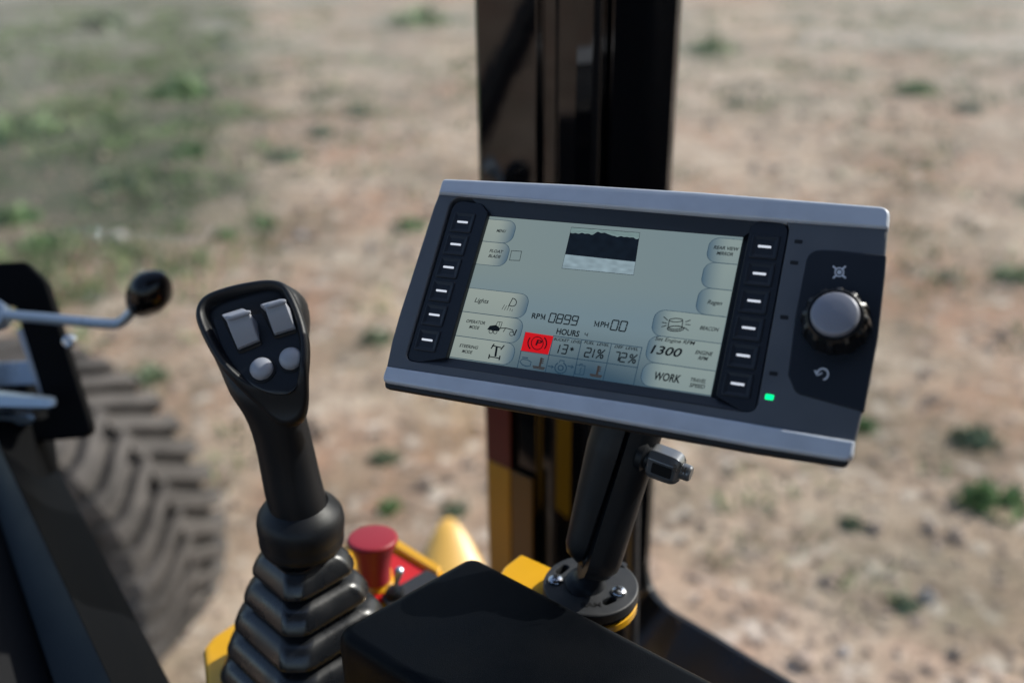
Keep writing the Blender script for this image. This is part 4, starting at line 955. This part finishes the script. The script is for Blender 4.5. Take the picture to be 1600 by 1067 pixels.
for x in (0, 1):
    wm = MB()
    bx_, by_ = (245, 480) if x == 0 else (960, 580)
    stroke(wm, [c8(bx_ + 45, by_), c8(bx_ + 25, by_ + 95)], 3.2); stroke(wm, [c8(bx_ - 60, by_ + 100), c8(bx_ + 80, by_ + 122)], 2.2); stroke(wm, [c8(bx_ - 55, by_ + 118), c8(bx_ + 70, by_ + 140)], 1.4)
    for k in range(3): stroke(wm, [c8(bx_ + 45 - k * 5, by_ + 8 + k * 24), c8(bx_ + 75 - k * 5, by_ + 12 + k * 24)], 1.6)
    wm.obj('warning_icon', M['amber'], screen, smooth=False)
m = MB(); prism(m, [mp(*c8(*q)) for q in ((92, 150), (440, 203), (372, 432), (32, 382))], [(0, .0001), (0, .00022)], TM); m.obj('parking_brake_tile', M['redlcd'], screen, smooth=False)
pk = MB(); ribbon(pk, [mp(*q) for q in arc(*c8(238, 292), 9.2, 10, 0, 345, 24)], .0005, .0003, True)
text(pk, 'P', c8(212, 315), c8(285, 322), 8.5, .1, .03)
stroke(pk, arc(*c8(238, 292), 14.5, 13.5, -38, 38, 8), 2.0); stroke(pk, arc(*c8(238, 292), 14.5, 13.5, 142, 218, 8), 2.0); pk.obj('parking_brake_symbol', M['inkred'], screen, smooth=False)
# rear camera picture: pale sky, dark trees, light ground
q4 = [Vector(mp(*q)) for q in ((893, 355.5), (1000, 364), (990, 430), (878, 419.5))]
def cp(s, t): a = q4[0].lerp(q4[1], s); b_ = q4[3].lerp(q4[2], s); return a.lerp(b_, t)
def strip(f0, f1, col0, name, z, seed, N=60, var=.0):
    m = MB(); vs = []; tn = []; random.seed(seed); K = 6
    for i in range(N + 1):
        s = i / N
        for k in range(K + 1):
            q = cp(s, f0(s) + (f1(s) - f0(s)) * k / K); vs.append((q.x, q.y, z)); nn = noise.noise(Vector((s * 9, k * .7, seed)))
            tn.append((*(Vector(col0[:3]) * (1 + var * nn)), 1))
    m.add(vs, [(i * (K + 1) + k, i * (K + 1) + k + 1, (i + 1) * (K + 1) + k + 1, (i + 1) * (K + 1) + k) for i in range(N) for k in range(K)], TM)
    m.obj(name, M['tab'], screen, tint=tn, smooth=False)
hz = lambda s: .13 + .05 * noise.noise(Vector((s * 14, 0, 5))) - .07 * math.exp(-((s - .47) * 9) ** 2) + .025 * noise.noise(Vector((s * 60, 1, 5)))
strip(lambda s: 0, hz, srgb(104, 124, 124), 'camera_view_sky', .0001, 1, var=.3)
strip(hz, lambda s: .66 + .03 * s, srgb(9, 16, 24), 'camera_view_trees', .0001, 2, var=.5)
strip(lambda s: .66 + .03 * s, lambda s: 1, srgb(122, 140, 148), 'camera_view_ground', .0001, 3, var=.35)
fm = MB(); stroke(fm, [(893, 355.5), (1000, 364), (990, 430), (878, 419.5)], .8, .0002, True); fm.obj('camera_view_border', M['ink'], screen, smooth=False)
# printed symbols beside the knob
sy = MB(); zk = W0 + .0009; WK = W0 + .0008
def wst(pts, wd, closed=False): ribbon(sy, [mp(*q, w=WK) for q in pts], wd * .00036, zk, closed)
wst(arc(1311.5, 425.4, 6.6, 6.6, 0, 345, 20), 1.9, True); wst(arc(1311.5, 425.4, 2.2, 2.2, 0, 330, 8), 2.6, True)
for sx_, sy_ in ((1, 1), (1, -1), (-1, 1), (-1, -1)): wst([(1311.5 + sx_ * 5.2, 425.4 + sy_ * 5.2), (1311.5 + sx_ * 9.4, 425.4 + sy_ * 9.0)], 2.4)
sy.obj('knob_symbol', M['mark'], kpo, smooth=False); sy = MB()
wst(arc(1285.5, 584.5, 8.4, 8.6, -165, 78, 20), 2.4); wst([(1273.5, 579), (1277, 586.5), (1284, 583)], 2.2)
sy.obj('return_symbol', M['mark'], kpo, smooth=False)
# lettering on the clamp knob and base plate
m = MB(); vs, fs = glyphs('RAM', .03); x0, x1 = min(v.x for v in vs), max(v.x for v in vs)
Tt = Tk @ Matrix.Translation((0, -.0089, 0)) 
kx = R3 @ Vector((1, -.3, -.2)); 
Tt = basis(K0 + kd * (.005 + Lk * .90) + R3 @ Vector((-.0035, .0020, .0105)), R3 @ Vector((1, -.25, -.1)), R3 @ Vector((.35, .1, 1)))
m.add([((v.x - x0) / (x1 - x0) * .0088 - .0044, v.y * .0062 - .0020, .0) for v in vs], fs, Tt); m.obj('lettering', M['knobnum'], kn, smooth=False)
m = MB(); q = dloc(908, 948); m.add([((v.x - x0) / (x1 - x0) * .013 + q[0], v.y * .006 + q[1], .0002) for v in vs], fs, TD); m.obj('lettering', M['gap'], bp, smooth=False)
